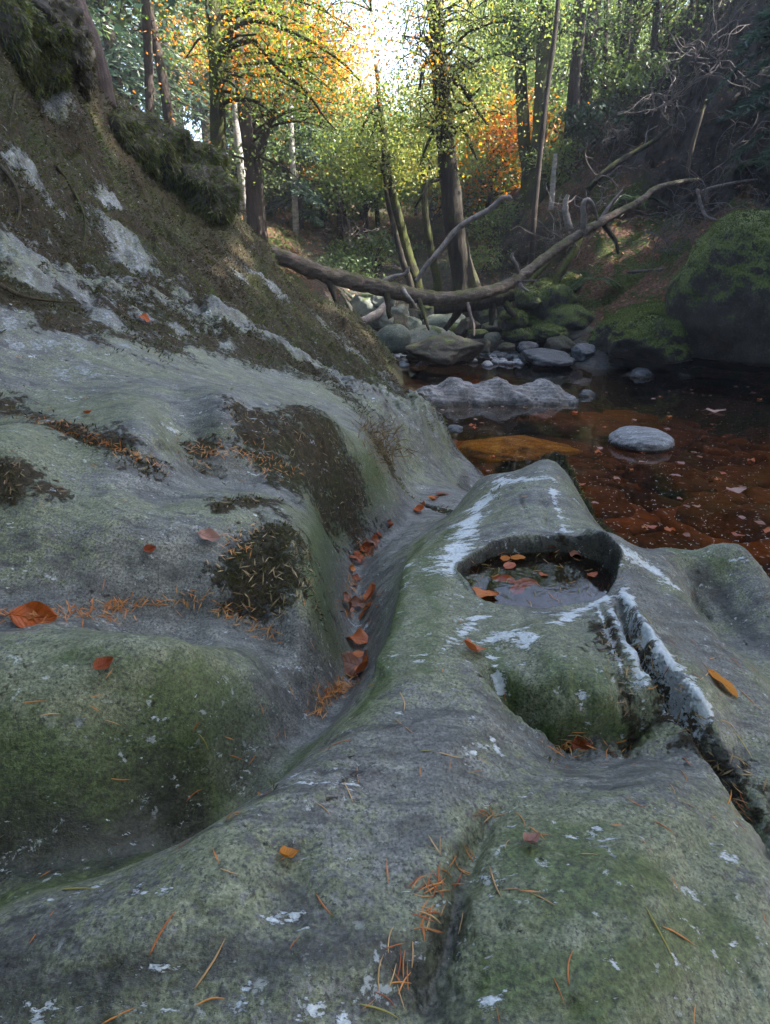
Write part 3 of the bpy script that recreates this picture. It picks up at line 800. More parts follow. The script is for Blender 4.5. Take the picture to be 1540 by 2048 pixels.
SM = dict(
    pale=stone_mat('pale granite', (.09, .10, .09), (.20, .22, .19), (.34, .35, .32), .18, wetline=.02),
    green=stone_mat('green skinned stone', (.055, .065, .055), (.12, .145, .12), (.25, .28, .25), .04, wetline=.06),
    dark=stone_mat('dark damp stone', (.018, .017, .014), (.055, .05, .04), (.13, .12, .10), .12, wetline=.05),
    moss=stone_mat('mossy stone', (.02, .02, .017), (.05, .05, .045), (.11, .11, .10), .54, ((.025, .036, .009), (.075, .105, .022), (.15, .19, .05))),
    mossbig=stone_mat('mossy boulder', (.014, .014, .012), (.035, .035, .03), (.09, .09, .08), .46, ((.038, .055, .014), (.125, .175, .04), (.26, .31, .09)), wetline=.12, bumpd=.02),
    mosscap=stone_mat('moss cap boulder', (.022, .021, .018), (.06, .058, .05), (.14, .135, .12), .60, ((.04, .055, .016), (.135, .18, .045), (.28, .33, .11)), wetline=.15, bumpd=.025, msc=.55),
    slate=stone_mat('wet slate', (.025, .028, .034), (.07, .08, .095), (.19, .21, .25), 0, rough=.35, streak=((1, 6, 3), (0, 0, .5)), wetline=.01),
    oval=stone_mat('striped stone', (.07, .075, .085), (.24, .25, .27), (.50, .52, .55), 0, rough=.5, streak=((1.2, 6, 6), (0, 0, .55)), wetline=.005),
    ridge=stone_mat('pale veined bedrock', (.035, .033, .03), (.18, .175, .175), (.42, .41, .42), 0, rough=.6, streak=((1, 2.5, 1.5), (0, 0, .4)), wetline=.015),
    ochre=stone_mat('ochre slab', (.05, .022, .006), (.42, .24, .035), (.85, .64, .16), 0, rough=.9, scale=1.3, bumpd=.03),
    sunk=stone_mat('sunken slab', (.05, .022, .009), (.12, .052, .018), (.22, .095, .03), 0, rough=.9),
    pebble=stone_mat('pebble', (.14, .15, .17), (.26, .28, .31), (.42, .44, .48), 0, rough=.4, scale=2),
)
def stone(name, c, r, mat, seed, label, group=None, cat='boulder', sub=4, rough=.30, flat=.25, rot=None, ridge=.07, cuts=0, keel=0.0):
    V, F = ICO[sub]
    rg = np.random.default_rng(seed)
    W = V.copy()
    for k in range(cuts):                      # planed faces
        n = rg.normal(size=3); n /= np.linalg.norm(n); d = rg.uniform(.55, .8)
        s = W @ n; W = W - np.clip(s - d, 0, None)[:, None] * n * .85
    off = rg.uniform(-50, 50, 3)
    n = fbm(V * 1.1 + off, 3, seed, .5) * rough + fbm(V * 3.2 + off, 4, seed + 3, .5, True) * ridge + fbm(V * 11 + off, 2, seed + 5) * .018
    W = W * (1 + n)[:, None]
    W[:, 2] = np.where(W[:, 2] < -flat, -flat + (W[:, 2] + flat) * .35, W[:, 2])
    if keel: W[:, 2] += keel * W[:, 0]
    W = W * np.asarray(r)
    a = rg.uniform(0, 6.28) if rot is None else rot
    R = np.array([[math.cos(a), -math.sin(a), 0], [math.sin(a), math.cos(a), 0], [0, 0, 1]])
    W = W @ R.T
    o = mesh_np(name, W, F, SM[mat]); o.location = c
    tag(o, label, cat, group)
    return o

def put_stone(px, py, wpx, hpx, mat, seed, label, group=None, y=None, depth=None, name='boulder', **kw):
    """px,py: middle of the stone in the photo; it sits on the bed below its lowest edge"""
    yb = y if y is not None else ystream(py + hpx / 2)
    lo_ = at(px, py + hpx / 2, y=yb)
    sc = math.hypot(lo_.y, CAMZ - lo_.z) / FPX * .98
    rx, rz = wpx / 2 * sc, hpx / 2 * sc
    ry = depth if depth else rx * .85
    c = at(px, py, y=yb + ry * .55) - Vector((0, 0, kw.pop('sink', 0)))
    return stone(name, (c.x, c.y, c.z - rz * .08), (rx * 1.02, ry, rz * 1.12), mat, seed, label, group, flat=.55, rot=kw.pop('rot', 0.0), **kw)

put_stone(787, 680, 68, 60, 'green', 11, 'smooth round green-grey boulder left of the long dark boulder', rough=.12, ridge=.02)
put_stone(890, 704, 150, 60, 'dark', 12, 'long low dark brown boulder at the head of the pool', cuts=5, rough=.22, depth=.42, sub=5)
put_stone(858, 686, 110, 62, 'pale', 13, 'boulder with a pale wet top leaning behind the long dark one', depth=.4, rough=.2, y=8.0)
put_stone(692, 612, 84, 66, 'pale', 14, 'pale lichened boulder beneath the left end of the log', y=10.4, cuts=3)
put_stone(736, 626, 110, 66, 'pale', 15, 'broad pale boulder flecked with yellow moss under the fallen log', y=9.9, cuts=3)
put_stone(815, 605, 90, 40, 'pale', 46, 'pale boulder half hidden behind the log stubs', y=11, cuts=2)
put_stone(722, 672, 56, 40, 'green', 16, 'small pale green boulder left of the round boulder', y=8.7)
put_stone(790, 653, 70, 44, 'dark', 17, 'brown rounded boulder behind the round green boulder', y=9.0)
put_stone(820, 655, 44, 40, 'green', 18, 'grey-green pointed boulder right of the brown rounded one', y=9.0, cuts=3)
put_stone(826, 633, 42, 26, 'dark', 19, 'small black wet stone wedged under the log', y=9.6)
put_stone(890, 648, 84, 42, 'green', 20, 'wide mossy green boulder under the middle of the log', y=9.0)
put_stone(908, 664, 50, 32, 'moss', 21, 'moss flecked angular stone right of the wide green boulder', y=8.6, cuts=3)
put_stone(966, 630, 54, 44, 'moss', 22, 'mossy block below the log stubs on the right', y=9.4)
put_stone(1000, 614, 44, 44, 'moss', 23, 'upright mossy stone under the log fork', y=9.8)
put_stone(760, 712, 32, 26, 'dark', 24, 'square brown block below the round green boulder', cuts=6, y=7.2)
put_stone(727, 712, 44, 44, 'slate', 25, 'blue-grey wet slab against the left bank', y=7.3, cuts=5)
put_stone(968, 694, 36, 28, 'dark', 26, 'small dark pointed stone at the edge of the pebbles', cuts=3)
put_stone(1014, 695, 34, 18, 'dark', 27, 'flat olive stone lying among the pebbles')
put_stone(1090, 716, 110, 32, 'slate', 28, 'tilted wet slate slab right of the pebbles', cuts=4, depth=.4)
put_stone(1165, 706, 50, 34, 'slate', 29, 'blue-grey slab beside the foot of the mossy slab', cuts=4)
put_stone(1120, 690, 60, 36, 'dark', 30, 'dark flat stone above the tilted slate', cuts=4)
put_stone(1000, 655, 70, 26, 'dark', 31, 'dark flat boulder in the shade beneath the log fork', y=8.6)
put_stone(932, 690, 36, 22, 'dark', 47, 'small brown stone between the pebbles and the long boulder', y=7.8)
put_stone(846, 712, 60, 30, 'dark', 32, 'dark stone at the left foot of the long boulder', y=7.25)
for q, (px, py, w, h, mt, lab) in enumerate([
    (850, 668, 40, 26, 'pale', 'small pale stone behind the two-part dark boulder'), (765, 640, 40, 34, 'pale', 'pale stone between the yellow-flecked boulder and the brown rounded one'), (705, 650, 44, 34, 'dark', 'dark stone under the driftwood log'),
    (870, 625, 60, 34, 'moss', 'mossy boulder just under the middle of the fallen trunk'), (800, 625, 40, 30, 'pale', 'light stone under the trunk, left of the black wedge'), (935, 655, 44, 34, 'dark', 'dark upright stone under the right half of the trunk'),
    (955, 668, 40, 22, 'moss', 'low mossy stone above the pebbles'), (1030, 672, 44, 26, 'dark', 'dark stone at the top of the pebble bar'), (905, 625, 40, 26, 'pale', 'pale chip of stone right of the mossy boulder under the trunk'), (770, 600, 50, 34, 'pale', 'far pale boulder glimpsed above the trunk'),
    (735, 690, 30, 22, 'pale', 'small pale stone at the left foot of the round boulder'), (700, 700, 40, 30, 'dark', 'dark stone pressed against the left bank'), (985, 675, 34, 20, 'pale', 'pale cobble at the back of the pebbles'), (1055, 695, 40, 22, 'slate', 'slaty cobble left of the tilted slab')]):
    put_stone(px, py, w, h, mt, 150 + q, lab, cuts=2 + q % 3)
# the veined ridge standing in the pool
def ridge_rock():
    nx, ny = 260, 120
    x, y = np.meshgrid(np.linspace(-1, 1, nx), np.linspace(-1, 1, ny), indexing='ij'); x, y = x.ravel(), y.ravel()
    P = np.stack([x * .66, y * .30, 0 * x], 1)
    top = .45 + .55 * np.exp(-((x + .40) / .20) ** 2) + .50 * np.exp(-((x - .12) / .16) ** 2) + .40 * np.exp(-((x - .70) / .16) ** 2)
    wy = .78 + .2 * fbm(P * 3 + 4, 3, 3)
    body = np.clip(1 - np.abs((y + .12 * np.sin(x * 4)) / wy) ** 2.2, -1, 1) * np.clip((1 - x ** 8), 0, 1)
    z = .15 * top * body + .085 * fbm(P * 3.2 + 2, 4, 91, .5, True) * (body > -.5)
    w = z + .30 * P[:, 0] * .4 + .35 * P[:, 1] + .012 * fbm(P * 12, 3, 92)
    st = .034; q = w / st; tq = np.floor(q) + sstep(.45, 1.0, q - np.floor(q))
    z = z + (tq * st - w) * .35 + .005 * fbm(P * 25, 3, 94)
    z = np.where(body < 0, z + body * .12, z) - .015
    i = np.arange(nx - 1)[:, None] * ny; j = np.arange(ny - 1)[None, :]
    F = np.stack([i + j, i + ny + j, i + ny + j + 1, i + j + 1], -1).reshape(-1, 4)
    o = mesh_np('rock_ridge', np.stack([P[:, 0], P[:, 1], z], 1), F, SM['ridge']); c = at(985, 806, z=0)
    o.location = (c.x, c.y + .16, 0); o.rotation_euler = (0, 0, .06)
    tag(o, 'long pale veined rock ridge standing in the middle of the pool', 'rock')
ridge_rock()
put_stone(885, 805, 90, 40, 'ridge', 34, 'low grey rock joining the veined ridge to the bank', y=5.0, depth=.25, name='rock', cat='rock')
put_stone(1172, 794, 44, 26, 'slate', 35, 'small dark wet rock just right of the veined ridge', y=5.2, name='rock', cat='rock', cuts=3)
put_stone(1276, 753, 66, 28, 'slate', 36, 'bluish rock with a wet back far out in the dark pool', y=6.25, name='rock', cat='rock', cuts=3)
put_stone(1366, 750, 40, 22, 'dark', 37, 'little black rock in front of the mossy boulder', y=6.3, name='rock', cat='rock')
put_stone(1283, 868, 122, 46, 'oval', 38, 'oval striped grey stone breaking the surface of the pool', y=3.55, name='rock', cat='rock', rough=.10, ridge=.03, sub=5, depth=.20, sink=.035)
put_stone(906, 858, 40, 16, 'slate', 39, 'sliver of wet rock at the foot of the left bank', y=3.75, name='rock', cat='rock', cuts=3)
# big mossy boulders on the right shore
put_stone(1470, 605, 230, 310, 'mosscap', 40, 'huge moss-capped boulder on the right shore', y=5.9, depth=.85, sub=6, rough=.22, cuts=3, ridge=.06)
put_stone(1300, 690, 190, 110, 'mossbig', 41, 'low dark boulder with a moss rim left of the huge one', y=6.5, depth=.6, sub=5, cuts=3)
put_stone(1265, 660, 150, 90, 'mossbig', 42, 'sloping moss-covered slab above the dark waterline', y=7.0, depth=.5, sub=5, cuts=4, keel=.35)
put_stone(1150, 670, 120, 60, 'dark', 43, 'dark layered rock at the foot of the mossy bank', y=7.9, depth=.4, cuts=5)
k = 0
for (px, py, w, h) in [(1110, 610, 80, 70), (1165, 600, 90, 60), (1225, 605, 110, 60), (1290, 590, 110, 60), (1340, 570, 90, 60), (1080, 645, 70, 44), (1140, 640, 90, 50), (1210, 640, 110, 50), (1330, 620, 100, 60), (1060, 600, 60, 46), (1250, 570, 80, 40), (1180, 570, 70, 40), (1350, 650, 70, 50), (1040, 670, 60, 30), (1090, 580, 50, 36), (1135, 575, 50, 34), (1270, 625, 60, 40), (1310, 545, 70, 40), (1200, 600, 60, 40), (1140, 600, 44, 34), (1060, 625, 60, 44), (1095, 665, 60, 30), (1170, 660, 60, 34), (1240, 640, 50, 34), (1380, 560, 70, 50), (1285, 560, 60, 34), (1215, 560, 50, 30), (1025, 640, 50, 40)]:
    put_stone(px, py, w, h, 'moss', 60 + k, 'low cushion-like stone thick with moss on the right bank above the pebbles', 'mossy stones of the right bank', y=8.8 - (py - 570) * .012 + .25 * (k % 3), rough=.3, depth=.35, name='mossy_stone', cat='stone', ridge=.12); k += 1
# sunken slabs
def sunken(px, py, zc, rx, ry, rz, mat, seed, label, rot=0.0):
    c = at(px, py, z=zc + rz)
    stone('sunken_slab', (c.x, c.y, zc), (rx, ry, rz), mat, seed, label, None, 'rock', cuts=5, rot=rot, flat=.5, rough=.3, ridge=.05)
sunken(1030, 880, -.13, .40, .27, .05, 'ochre', 81, 'ochre slab glowing under the shallow water', .1)
sunken(1190, 985, -.30, .40, .26, .12, 'sunk', 82, 'dark drowned slab just beyond the pothole knob', .5)
sunken(1330, 925, -.28, .32, .18, .11, 'sunk', 83, 'drowned slab in front of the oval stone', -.4)
sunken(1440, 1010, -.30, .30, .24, .12, 'sunk', 84, 'drowned dark slab near the right edge of the picture', .3)
sunken(1180, 840, -.25, .4, .2, .09, 'sunk', 85, 'drowned slab between the veined ridge and the oval stone', .2)
# pebbles of the little bar, where the stream enters the pool
protos = []
for s in range(6):
    V, F = ICO[3]
    W = V * (1 + fbm(V * 1.2 + s * 7, 2, s) * .25)[:, None] * np.array([1, .75, .5])
    me = mesh_np('pebble', W, F, SM['pebble'], link=False).data; protos.append(me)
rg = np.random.default_rng(3)
for k in range(120):
    px = rg.normal(1010, 36) if k < 85 else rg.normal(800, 45); py = rg.uniform(678, 722) if k < 85 else rg.uniform(690, 728)
    y = ystream(py) + rg.uniform(-.1, .1)
    p = at(px, py, y=y)
    z = max(ground(p.x, p.y), .0)
    o = bpy.data.objects.new('pebble', protos[k % 6]); COL.objects.link(o)
    s = rg.uniform(.022, .06)
    o.location = (p.x, p.y, z + s * .25); o.scale = (s, s, s); o.rotation_euler = (rg.uniform(-.3, .3), rg.uniform(-.3, .3), rg.uniform(0, 6.3))
    tag(o, 'smooth pale blue-grey pebble on the stony bar where the stream enters the pool' if k < 85 else 'small grey pebble at the foot of the round green boulder', 'pebble', 'pebbles of the stream bar' if k < 85 else 'pebbles below the round boulder')

# ------------------------------------------------------------------ bark
def bark(name, dark, mid, light, moss=0.0, mossc=((.02, .026, .006), (.055, .065, .014), (.10, .115, .03)), vscale=(1, 1, .18), sc=1.0, patch=None):
    m = M(name)
    v = m.map(m.pos, scale=vscale)
    n1 = m.noise(26 * sc, 6, .7, v); n2 = m.noise(5, 5, .65); n3 = m.noise(90 * sc, 3, .6)
    c = m.ramp(m.add(m.mul(n1, .75), m.mul(n3, .25)), [(.32, dark), (.5, mid), (.7, light)])
    if patch: c = m.mix(m.mul(m.ss(m.noise(9, 5, .65), .54, .62), .85), c, patch)
    if moss:
        k = m.add(m.add(m.mul(m.nz, .25), n2), m.mul(m.math('SUBTRACT', n3, .5), .7))
        c = m.mix(m.ss(k, .72 - moss, .84 - moss), c, m.ramp(m.noise(55, 6, .7), [(.3, mossc[0]), (.5, mossc[1]), (.72, mossc[2])]))
    return m.done(m.bsdf(c, .9, m.bump(m.add(n1, m.mul(n3, .3)), .02, .9), .25))
BK = dict(
    dark=bark('dark mossy bark', (.010, .009, .008), (.032, .027, .022), (.08, .068, .055), .12),
    spruce=bark('spruce bark', (.015, .012, .010), (.045, .035, .03), (.10, .08, .07), .04),
    pine=bark('pink pine bark', (.035, .028, .026), (.11, .085, .08), (.24, .19, .18), 0, vscale=(1, 1, .12), sc=1.4),
    birch=bark('pale birch bark', (.10, .09, .085), (.30, .28, .27), (.50, .48, .47), 0, vscale=(.4, .4, 1)),
    mossy=bark('moss-clad bark', (.012, .011, .008), (.032, .028, .02), (.07, .06, .045), .29),
    log=bark('weathered log', (.035, .029, .024), (.13, .108, .09), (.31, .265, .225), .07, ((.03, .034, .012), (.085, .088, .036), (.15, .15, .07)), vscale=(.25, 1, 1), patch=(.24, .17, .15)),
    drift=bark('bleached dead wood', (.09, .08, .075), (.24, .215, .205), (.42, .39, .38), 0, vscale=(.5, .5, .5)),
    twig=bark('dry grey twig', (.05, .042, .04), (.13, .11, .105), (.24, .21, .20), 0),
    root=bark('hanging root', (.03, .022, .016), (.07, .055, .04), (.13, .10, .08), .1),
)
# ------------------------------------------------------------------ the fallen tree across the stream
def line3(pts):   # (px,py,y)
    return [tuple(at(px, py, y=y)) for px, py, y in pts]
def px_r(w, y): return w / 2 * y / FPX / .97
LOG = line3([(465, 468, 6.9), (495, 484, 6.9), (560, 512, 6.95), (640, 545, 7.0), (720, 566, 7.1), (780, 580, 7.15), (840, 593, 7.2), (890, 598, 7.25), (960, 588, 7.35), (1010, 572, 7.5), (1050, 548, 7.7), (1100, 508, 7.9), (1160, 468, 8.1), (1220, 434, 8.3), (1280, 402, 8.5), (1310, 378, 8.7), (1350, 366, 8.9), (1395, 358, 9.1)])
ft = empty('fallen_tree', Vector(LOG[6]) - Vector((0, 0, .4)))
tag(ft, 'fallen tree trunk lying as a bridge across the stream', 'fallen tree')
V, F = tube(LOG, [px_r(w, 7.3) for w in (24, 24, 25, 27, 28, 28, 26, 25, 23, 21, 20, 19, 17, 15, 13, 12, 10, 6)], 22, 220, .30, 5, rscale=1.1)
child(mesh_np('trunk', V, F, BK['log']), ft)
def limb(pts, w, mat, parent, name='branch', sides=8, rough=.15, seed=1, y=7.2, n=None):
    P = line3(pts)
    V, F = tube(P, [px_r(a, y) * .85 for a in w], sides, n or len(P) * 7, rough + .1, seed, rscale=1.5)
    o = mesh_np(name, V, F, BK[mat])
    if parent: child(o, parent)
    return o
for q, (pts, w, mt) in enumerate([
    ([(655, 556, 7.0), (666, 585, 6.95), (676, 612, 6.9), (688, 645, 6.85)], (16, 12, 8, 5), 'dark'),
    ([(772, 585, 7.1), (776, 605, 7.05), (777, 625, 7.0), (781, 636, 7.0)], (16, 12, 10, 12), 'dark'),
    ([(838, 600, 7.1), (846, 622, 7.0), (853, 645, 6.9), (858, 660, 6.85)], (12, 9, 7, 4), 'dark'),
    ([(806, 577, 7.05), (815, 592, 6.95), (824, 602, 6.9), (830, 612, 6.9), (836, 618, 6.9)], (9, 8, 6, 5, 3), 'drift'),
    ([(935, 606, 7.2), (941, 630, 7.1), (947, 652, 7.05), (948, 672, 7.0)], (8, 8, 7, 5), 'twig'),
    ([(768, 562, 7.2), (790, 553, 7.2), (806, 550, 7.15), (815, 542, 7.1), (818, 533, 7.1)], (12, 10, 8, 8, 5), 'drift'),
    ([(1036, 545, 7.6), (1032, 528, 7.5), (1024, 514, 7.5), (1026, 505, 7.5)], (10, 8, 8, 4), 'drift'),
    ([(1165, 470, 8.1), (1168, 440, 8.05), (1166, 412, 8.0), (1172, 400, 8.0), (1182, 404, 8.0), (1191, 425, 8.1), (1194, 440, 8.15)], (16, 15, 12, 10, 9, 8, 5), 'drift'),
    ([(1205, 445, 8.3), (1220, 465, 8.3), (1232, 485, 8.2), (1236, 508, 8.2)], (14, 12, 9, 5), 'dark'),
    ([(1200, 440, 8.3), (1222, 408, 8.4), (1245, 380, 8.5)], (10, 8, 4), 'twig'),
    ([(1033, 560, 7.6), (1045, 575, 7.5), (1056, 582, 7.5)], (10, 7, 4), 'drift'),
    ([(1025, 562, 7.55), (1050, 562, 7.5), (1080, 560, 7.4)], (8, 5, 3), 'twig')]):
    limb(pts, w, mt, ft, 'branch', seed=q, y=7.2)
# second, shorter log beneath it, on stumpy legs
l2 = empty('dead_log', at(950, 640, y=7.9)); tag(l2, 'short dark dead log on stumpy roots tucked beneath the fallen trunk', 'log')
limb([(868, 618, 7.9), (930, 612, 7.9), (990, 600, 7.9), (1028, 590, 7.9)], (24, 28, 30, 22), 'dark', l2, 'trunk', 14, y=7.9)
for pts in ([(985, 600, 7.9), (984, 625, 7.85), (982, 650, 7.8)], [(1010, 600, 7.9), (1018, 620, 7.8), (1030, 632, 7.75)], [(925, 612, 7.9), (905, 640, 7.9), (890, 660, 7.9)]):
    limb(pts, (18, 15, 11), 'dark', l2, 'root', y=7.9)
o = limb([(690, 658, 8.5), (720, 646, 8.6), (752, 630, 8.7), (775, 606, 8.9)], (16, 20, 20, 14), 'drift', None, 'driftwood_log', 12, y=8.6)
tag(o, 'pale driftwood log resting on the boulders under the left side', 'log')
d1 = empty('dead_branch', at(832, 563, y=8.6)); tag(d1, 'long curved bleached branch rising from behind the log past the big trunk', 'branch')
limb([(832, 563, 8.6), (850, 535, 8.6), (880, 500, 8.6), (905, 468, 8.6), (930, 446, 8.55), (960, 430, 8.5), (985, 415, 8.5), (1000, 400, 8.45), (1016, 394, 8.4), (1024, 398, 8.4)], (9, 10, 12, 12, 12, 12, 11, 11, 9, 4), 'drift', d1, 'stem', 10, y=8.5)
limb([(1016, 394, 8.4), (1022, 404, 8.4)], (6, 3), 'drift', d1, 'twig', 6, y=8.5)
limb([(1005, 397, 8.45), (1012, 407, 8.4)], (5, 2), 'drift', d1, 'twig', 6, y=8.5)
# ------------------------------------------------------------------ foliage
def leafmat(name, stops, trans=.5, patch=None, rough=.5, nscale=.9):
    """leaf colours: one draw per leaf, drifting from bough to bough"""
    m = M(name)
    n = m.noise(nscale, 3, .6)
    k = m.add(m.mul(m.island, .45), m.mul(m.ss(n, .25, .75), .55))
    c = m.ramp(k, stops)
    if patch:
        pf = m.ss(m.add(m.noise(patch[1], 3, .6, None, .3), m.mul(m.math('SUBTRACT', m.island, .5), .22)), patch[2], patch[2] + .06)
        c = m.mix(pf, c, m.ramp(m.island, [(0, tuple(x * .6 for x in patch[0])), (1, tuple(min(1, x * 1.3) for x in patch[0]))]))
    d = m.n('ShaderNodeBsdfDiffuse'); m.put(d.inputs[0], c)
    t = m.n('ShaderNodeBsdfTranslucent'); m.put(t.inputs[0], m.hsv(c, .5, 1.1, 1.15))
    x = m.n('ShaderNodeMixShader'); x.inputs[0].default_value = trans; m.put(x.inputs[1], d.outputs[0]); m.put(x.inputs[2], t.outputs[0])
    g = m.n('ShaderNodeBsdfGlossy'); g.inputs['Roughness'].default_value = rough
    y = m.n('ShaderNodeMixShader'); y.inputs[0].default_value = .05; m.put(y.inputs[1], x.outputs[0]); m.put(y.inputs[2], g.outputs[0])
    return m.done(y.outputs[0])
LM = dict(
    beech=leafmat('turning beech leaves', [(.1, (.055, .115, .020)), (.45, (.145, .245, .040)), (.75, (.28, .36, .06)), (.97, (.46, .40, .05))], .5, ((.80, .27, .035), .8, .485)),
    gold=leafmat('yellow-green beech leaves', [(.1, (.085, .135, .035)), (.4, (.20, .27, .065)), (.72, (.37, .38, .09)), (.97, (.56, .42, .10))], .55, ((.78, .34, .06), .6, .61)),
    lime=leafmat('green beech leaves', [(.1, (.055, .10, .035)), (.5, (.135, .205, .065)), (.92, (.28, .32, .09))], .5),
    oak=leafmat('deep green leaves', [(.1, (0.023, 0.044, 0.016)), (.5, (0.058, 0.098, 0.026)), (.9, (0.130, 0.169, 0.039))], .4),
    fir=leafmat('blue-green needles', [(.1, (0.020, 0.044, 0.034)), (.5, (0.051, 0.099, 0.071)), (.9, (0.119, 0.187, 0.111))], .3),
    hem=leafmat('green needles', [(.1, (0.027, 0.054, 0.027)), (.5, (0.076, 0.128, 0.054)), (.9, (0.170, 0.238, 0.085))], .35),
    rhodo=leafmat('dark glossy leaves', [(.1, (.010, .022, .012)), (.5, (.025, .05, .026)), (.9, (.055, .09, .045))], .2, rough=.3),
    fern=leafmat('fern fronds', [(.1, (.018, .04, .016)), (.5, (.04, .085, .03)), (.9, (.09, .15, .05))], .4),
    mosshair=leafmat('moss shoots', [(.1, (.020, .018, .006)), (.4, (.05, .046, .012)), (.7, (.085, .09, .022)), (.95, (.14, .11, .05))], .3, nscale=2.2),
    turfhair=leafmat('turf shoots', [(.1, (.03, .04, .010)), (.5, (.09, .115, .024)), (.9, (.21, .24, .06))], .3, nscale=3.0),
    mossgreen=leafmat('green moss shoots', [(.1, (.03, .044, .010)), (.5, (.095, .125, .026)), (.9, (.20, .24, .065))], .3, nscale=2.2),
    straw=leafmat('dry straw', [(.1, (.10, .065, .03)), (.5, (.22, .15, .07)), (.9, (.40, .30, .15))], .3),
    litter=leafmat('fallen beech litter', [(.05, (.08, .035, .02)), (.4, (.20, .085, .04)), (.7, (.34, .16, .065)), (.97, (.50, .32, .18))], .2),
)
def unit(v): return v / (np.linalg.norm(v, axis=1)[:, None] + 1e-9)
def quads(bag, C, T, B, L, W):
    """diamond leaves: centre, long axis T, cross axis B, length, width"""
    C = np.asarray(C); L = np.asarray(L)[:, None]; W = np.asarray(W)[:, None]
    V = np.stack([C - T * L * .5, C + B * W * .5 + T * L * .05, C + T * L * .5, C - B * W * .5 + T * L * .05], 1).reshape(-1, 3)
    F = np.arange(len(C) * 4).reshape(-1, 4)
    bag.add(V, F)
def leaf_cloud(bag, C, size, rg, flat=.9, asp=.62):
    n = len(C)
    N = unit(rg.normal(size=(n, 3)) * .8 + np.array([0, 0, flat]))
    T = unit(np.cross(N, rg.normal(size=(n, 3)))); B = np.cross(N, T)
    L = size * rg.uniform(.65, 1.25, n)
    quads(bag, C, T, B, L, L * asp)
def blob_points(c, r, n, rg, clump=26, spread=.20):
    """points gathered in flattish sprays through an uneven ellipsoid, thinner inside"""
    k = max(3, n // clump)
    d = unit(rg.normal(size=(k, 3))) * (rg.uniform(.25, 1.0, k) ** .55)[:, None]
    S = np.asarray(c) + d * np.asarray(r)
    P = np.repeat(S, clump, 0)
    sp = spread * rg.uniform(.6, 1.5, k).repeat(clump)[:, None]
    J = rg.normal(size=P.shape) * sp * np.array([1.4, 1.4, .38])
    return S, P + J

def trunk_down(P):
    """carry the foot of a trunk down to the ground it stands on"""
    P = [np.array(p, float) for p in P]
    g = ground(P[0][0], P[0][1])
    if g > -.9 and P[0][2] > g - .05:
        d = P[0] - P[1]; d = d / (abs(d[2]) + 1e-6)
        f = P[0].copy(); h = P[0][2] - g + .12
        f += np.array([d[0] * .3, d[1] * .3, -1]) * h
        P.insert(0, f)
    return P
def bough(a, b, rg, r, sag=.15, wig=.08, n=10):
    a, b = np.asarray(a, float), np.asarray(b, float)
    t = np.linspace(0, 1, 6)[:, None]
    L = np.linalg.norm(b - a)
    P = a + (b - a) * t + np.array([0, 0, 1]) * (np.sin(t * np.pi) * sag * L) + rg.normal(size=(6, 3)) * wig * L * .5 * (t * (1.2 - t))
    return P

def broadleaf(name, label, trunk, w, bk, crowns, lm, size, seed, group=None, limbs=(), y0=None, autolimb=4, foot=1.0, rough=.14, spread=.2):
    rg = np.random.default_rng(seed)
    P = trunk_down(line3(trunk)); y = trunk[0][2]
    ww = list(w) if len(P) == len(trunk) else [w[0] * (1 + .25 * foot)] + list(w)
    root = empty(name, tuple(P[0])); tag(root, label, 'tree', group)
    V, F = tube(P, [px_r(a, y) for a in ww], 14, len(P) * 9, rough, seed, rscale=1.5)
    child(mesh_np('trunk', V, F, BK[bk]), root)
    Pd = catmull(P, 80)
    for q, (pts, lw) in enumerate(limbs):
        limb([(a, b, c) for a, b, c in pts], lw, bk, root, 'branch', 7, .12, seed + q, y=y, n=len(pts) * 6)
    bag = Bag(); tb = Bag()
    for (px, py, yy, rx, ry, rz, n) in crowns:
        n = int(n * 1.5)
        c = np.array(at(px, py, y=yy))
        S, C = blob_points(c, (rx, ry, rz), n, rg, spread=spread)
        leaf_cloud(bag, C, size, rg)
        k = rg.choice(len(S), min(autolimb, len(S)), replace=False)
        low = Pd[np.argsort(np.linalg.norm(Pd - c, axis=1))[:12]]
        for s in S[k]:
            a = low[rg.integers(len(low))]
            B_ = bough(a, s, rg, 0)
            V, F = tube(B_, [.030 * y / 11, .02 * y / 11, .008], 5, 10, 0, 0, cap=False); tb.add(V, F)
            for _ in range(3):
                s2 = S[rg.integers(len(S))]
                if np.linalg.norm(s2 - s) < 2.2:
                    V, F = tube(bough(B_[rg.integers(2, 6)], s2, rg, 0), [.012, .008, .004], 4, 7, 0, 0, cap=False); tb.add(V, F)
    if tb.V: tb.build('branch', BK[bk], parent=root)['kind'] = 'stuff'
    if bag.V: bag.build('crown', LM[lm], smooth=False, parent=root)
    return root

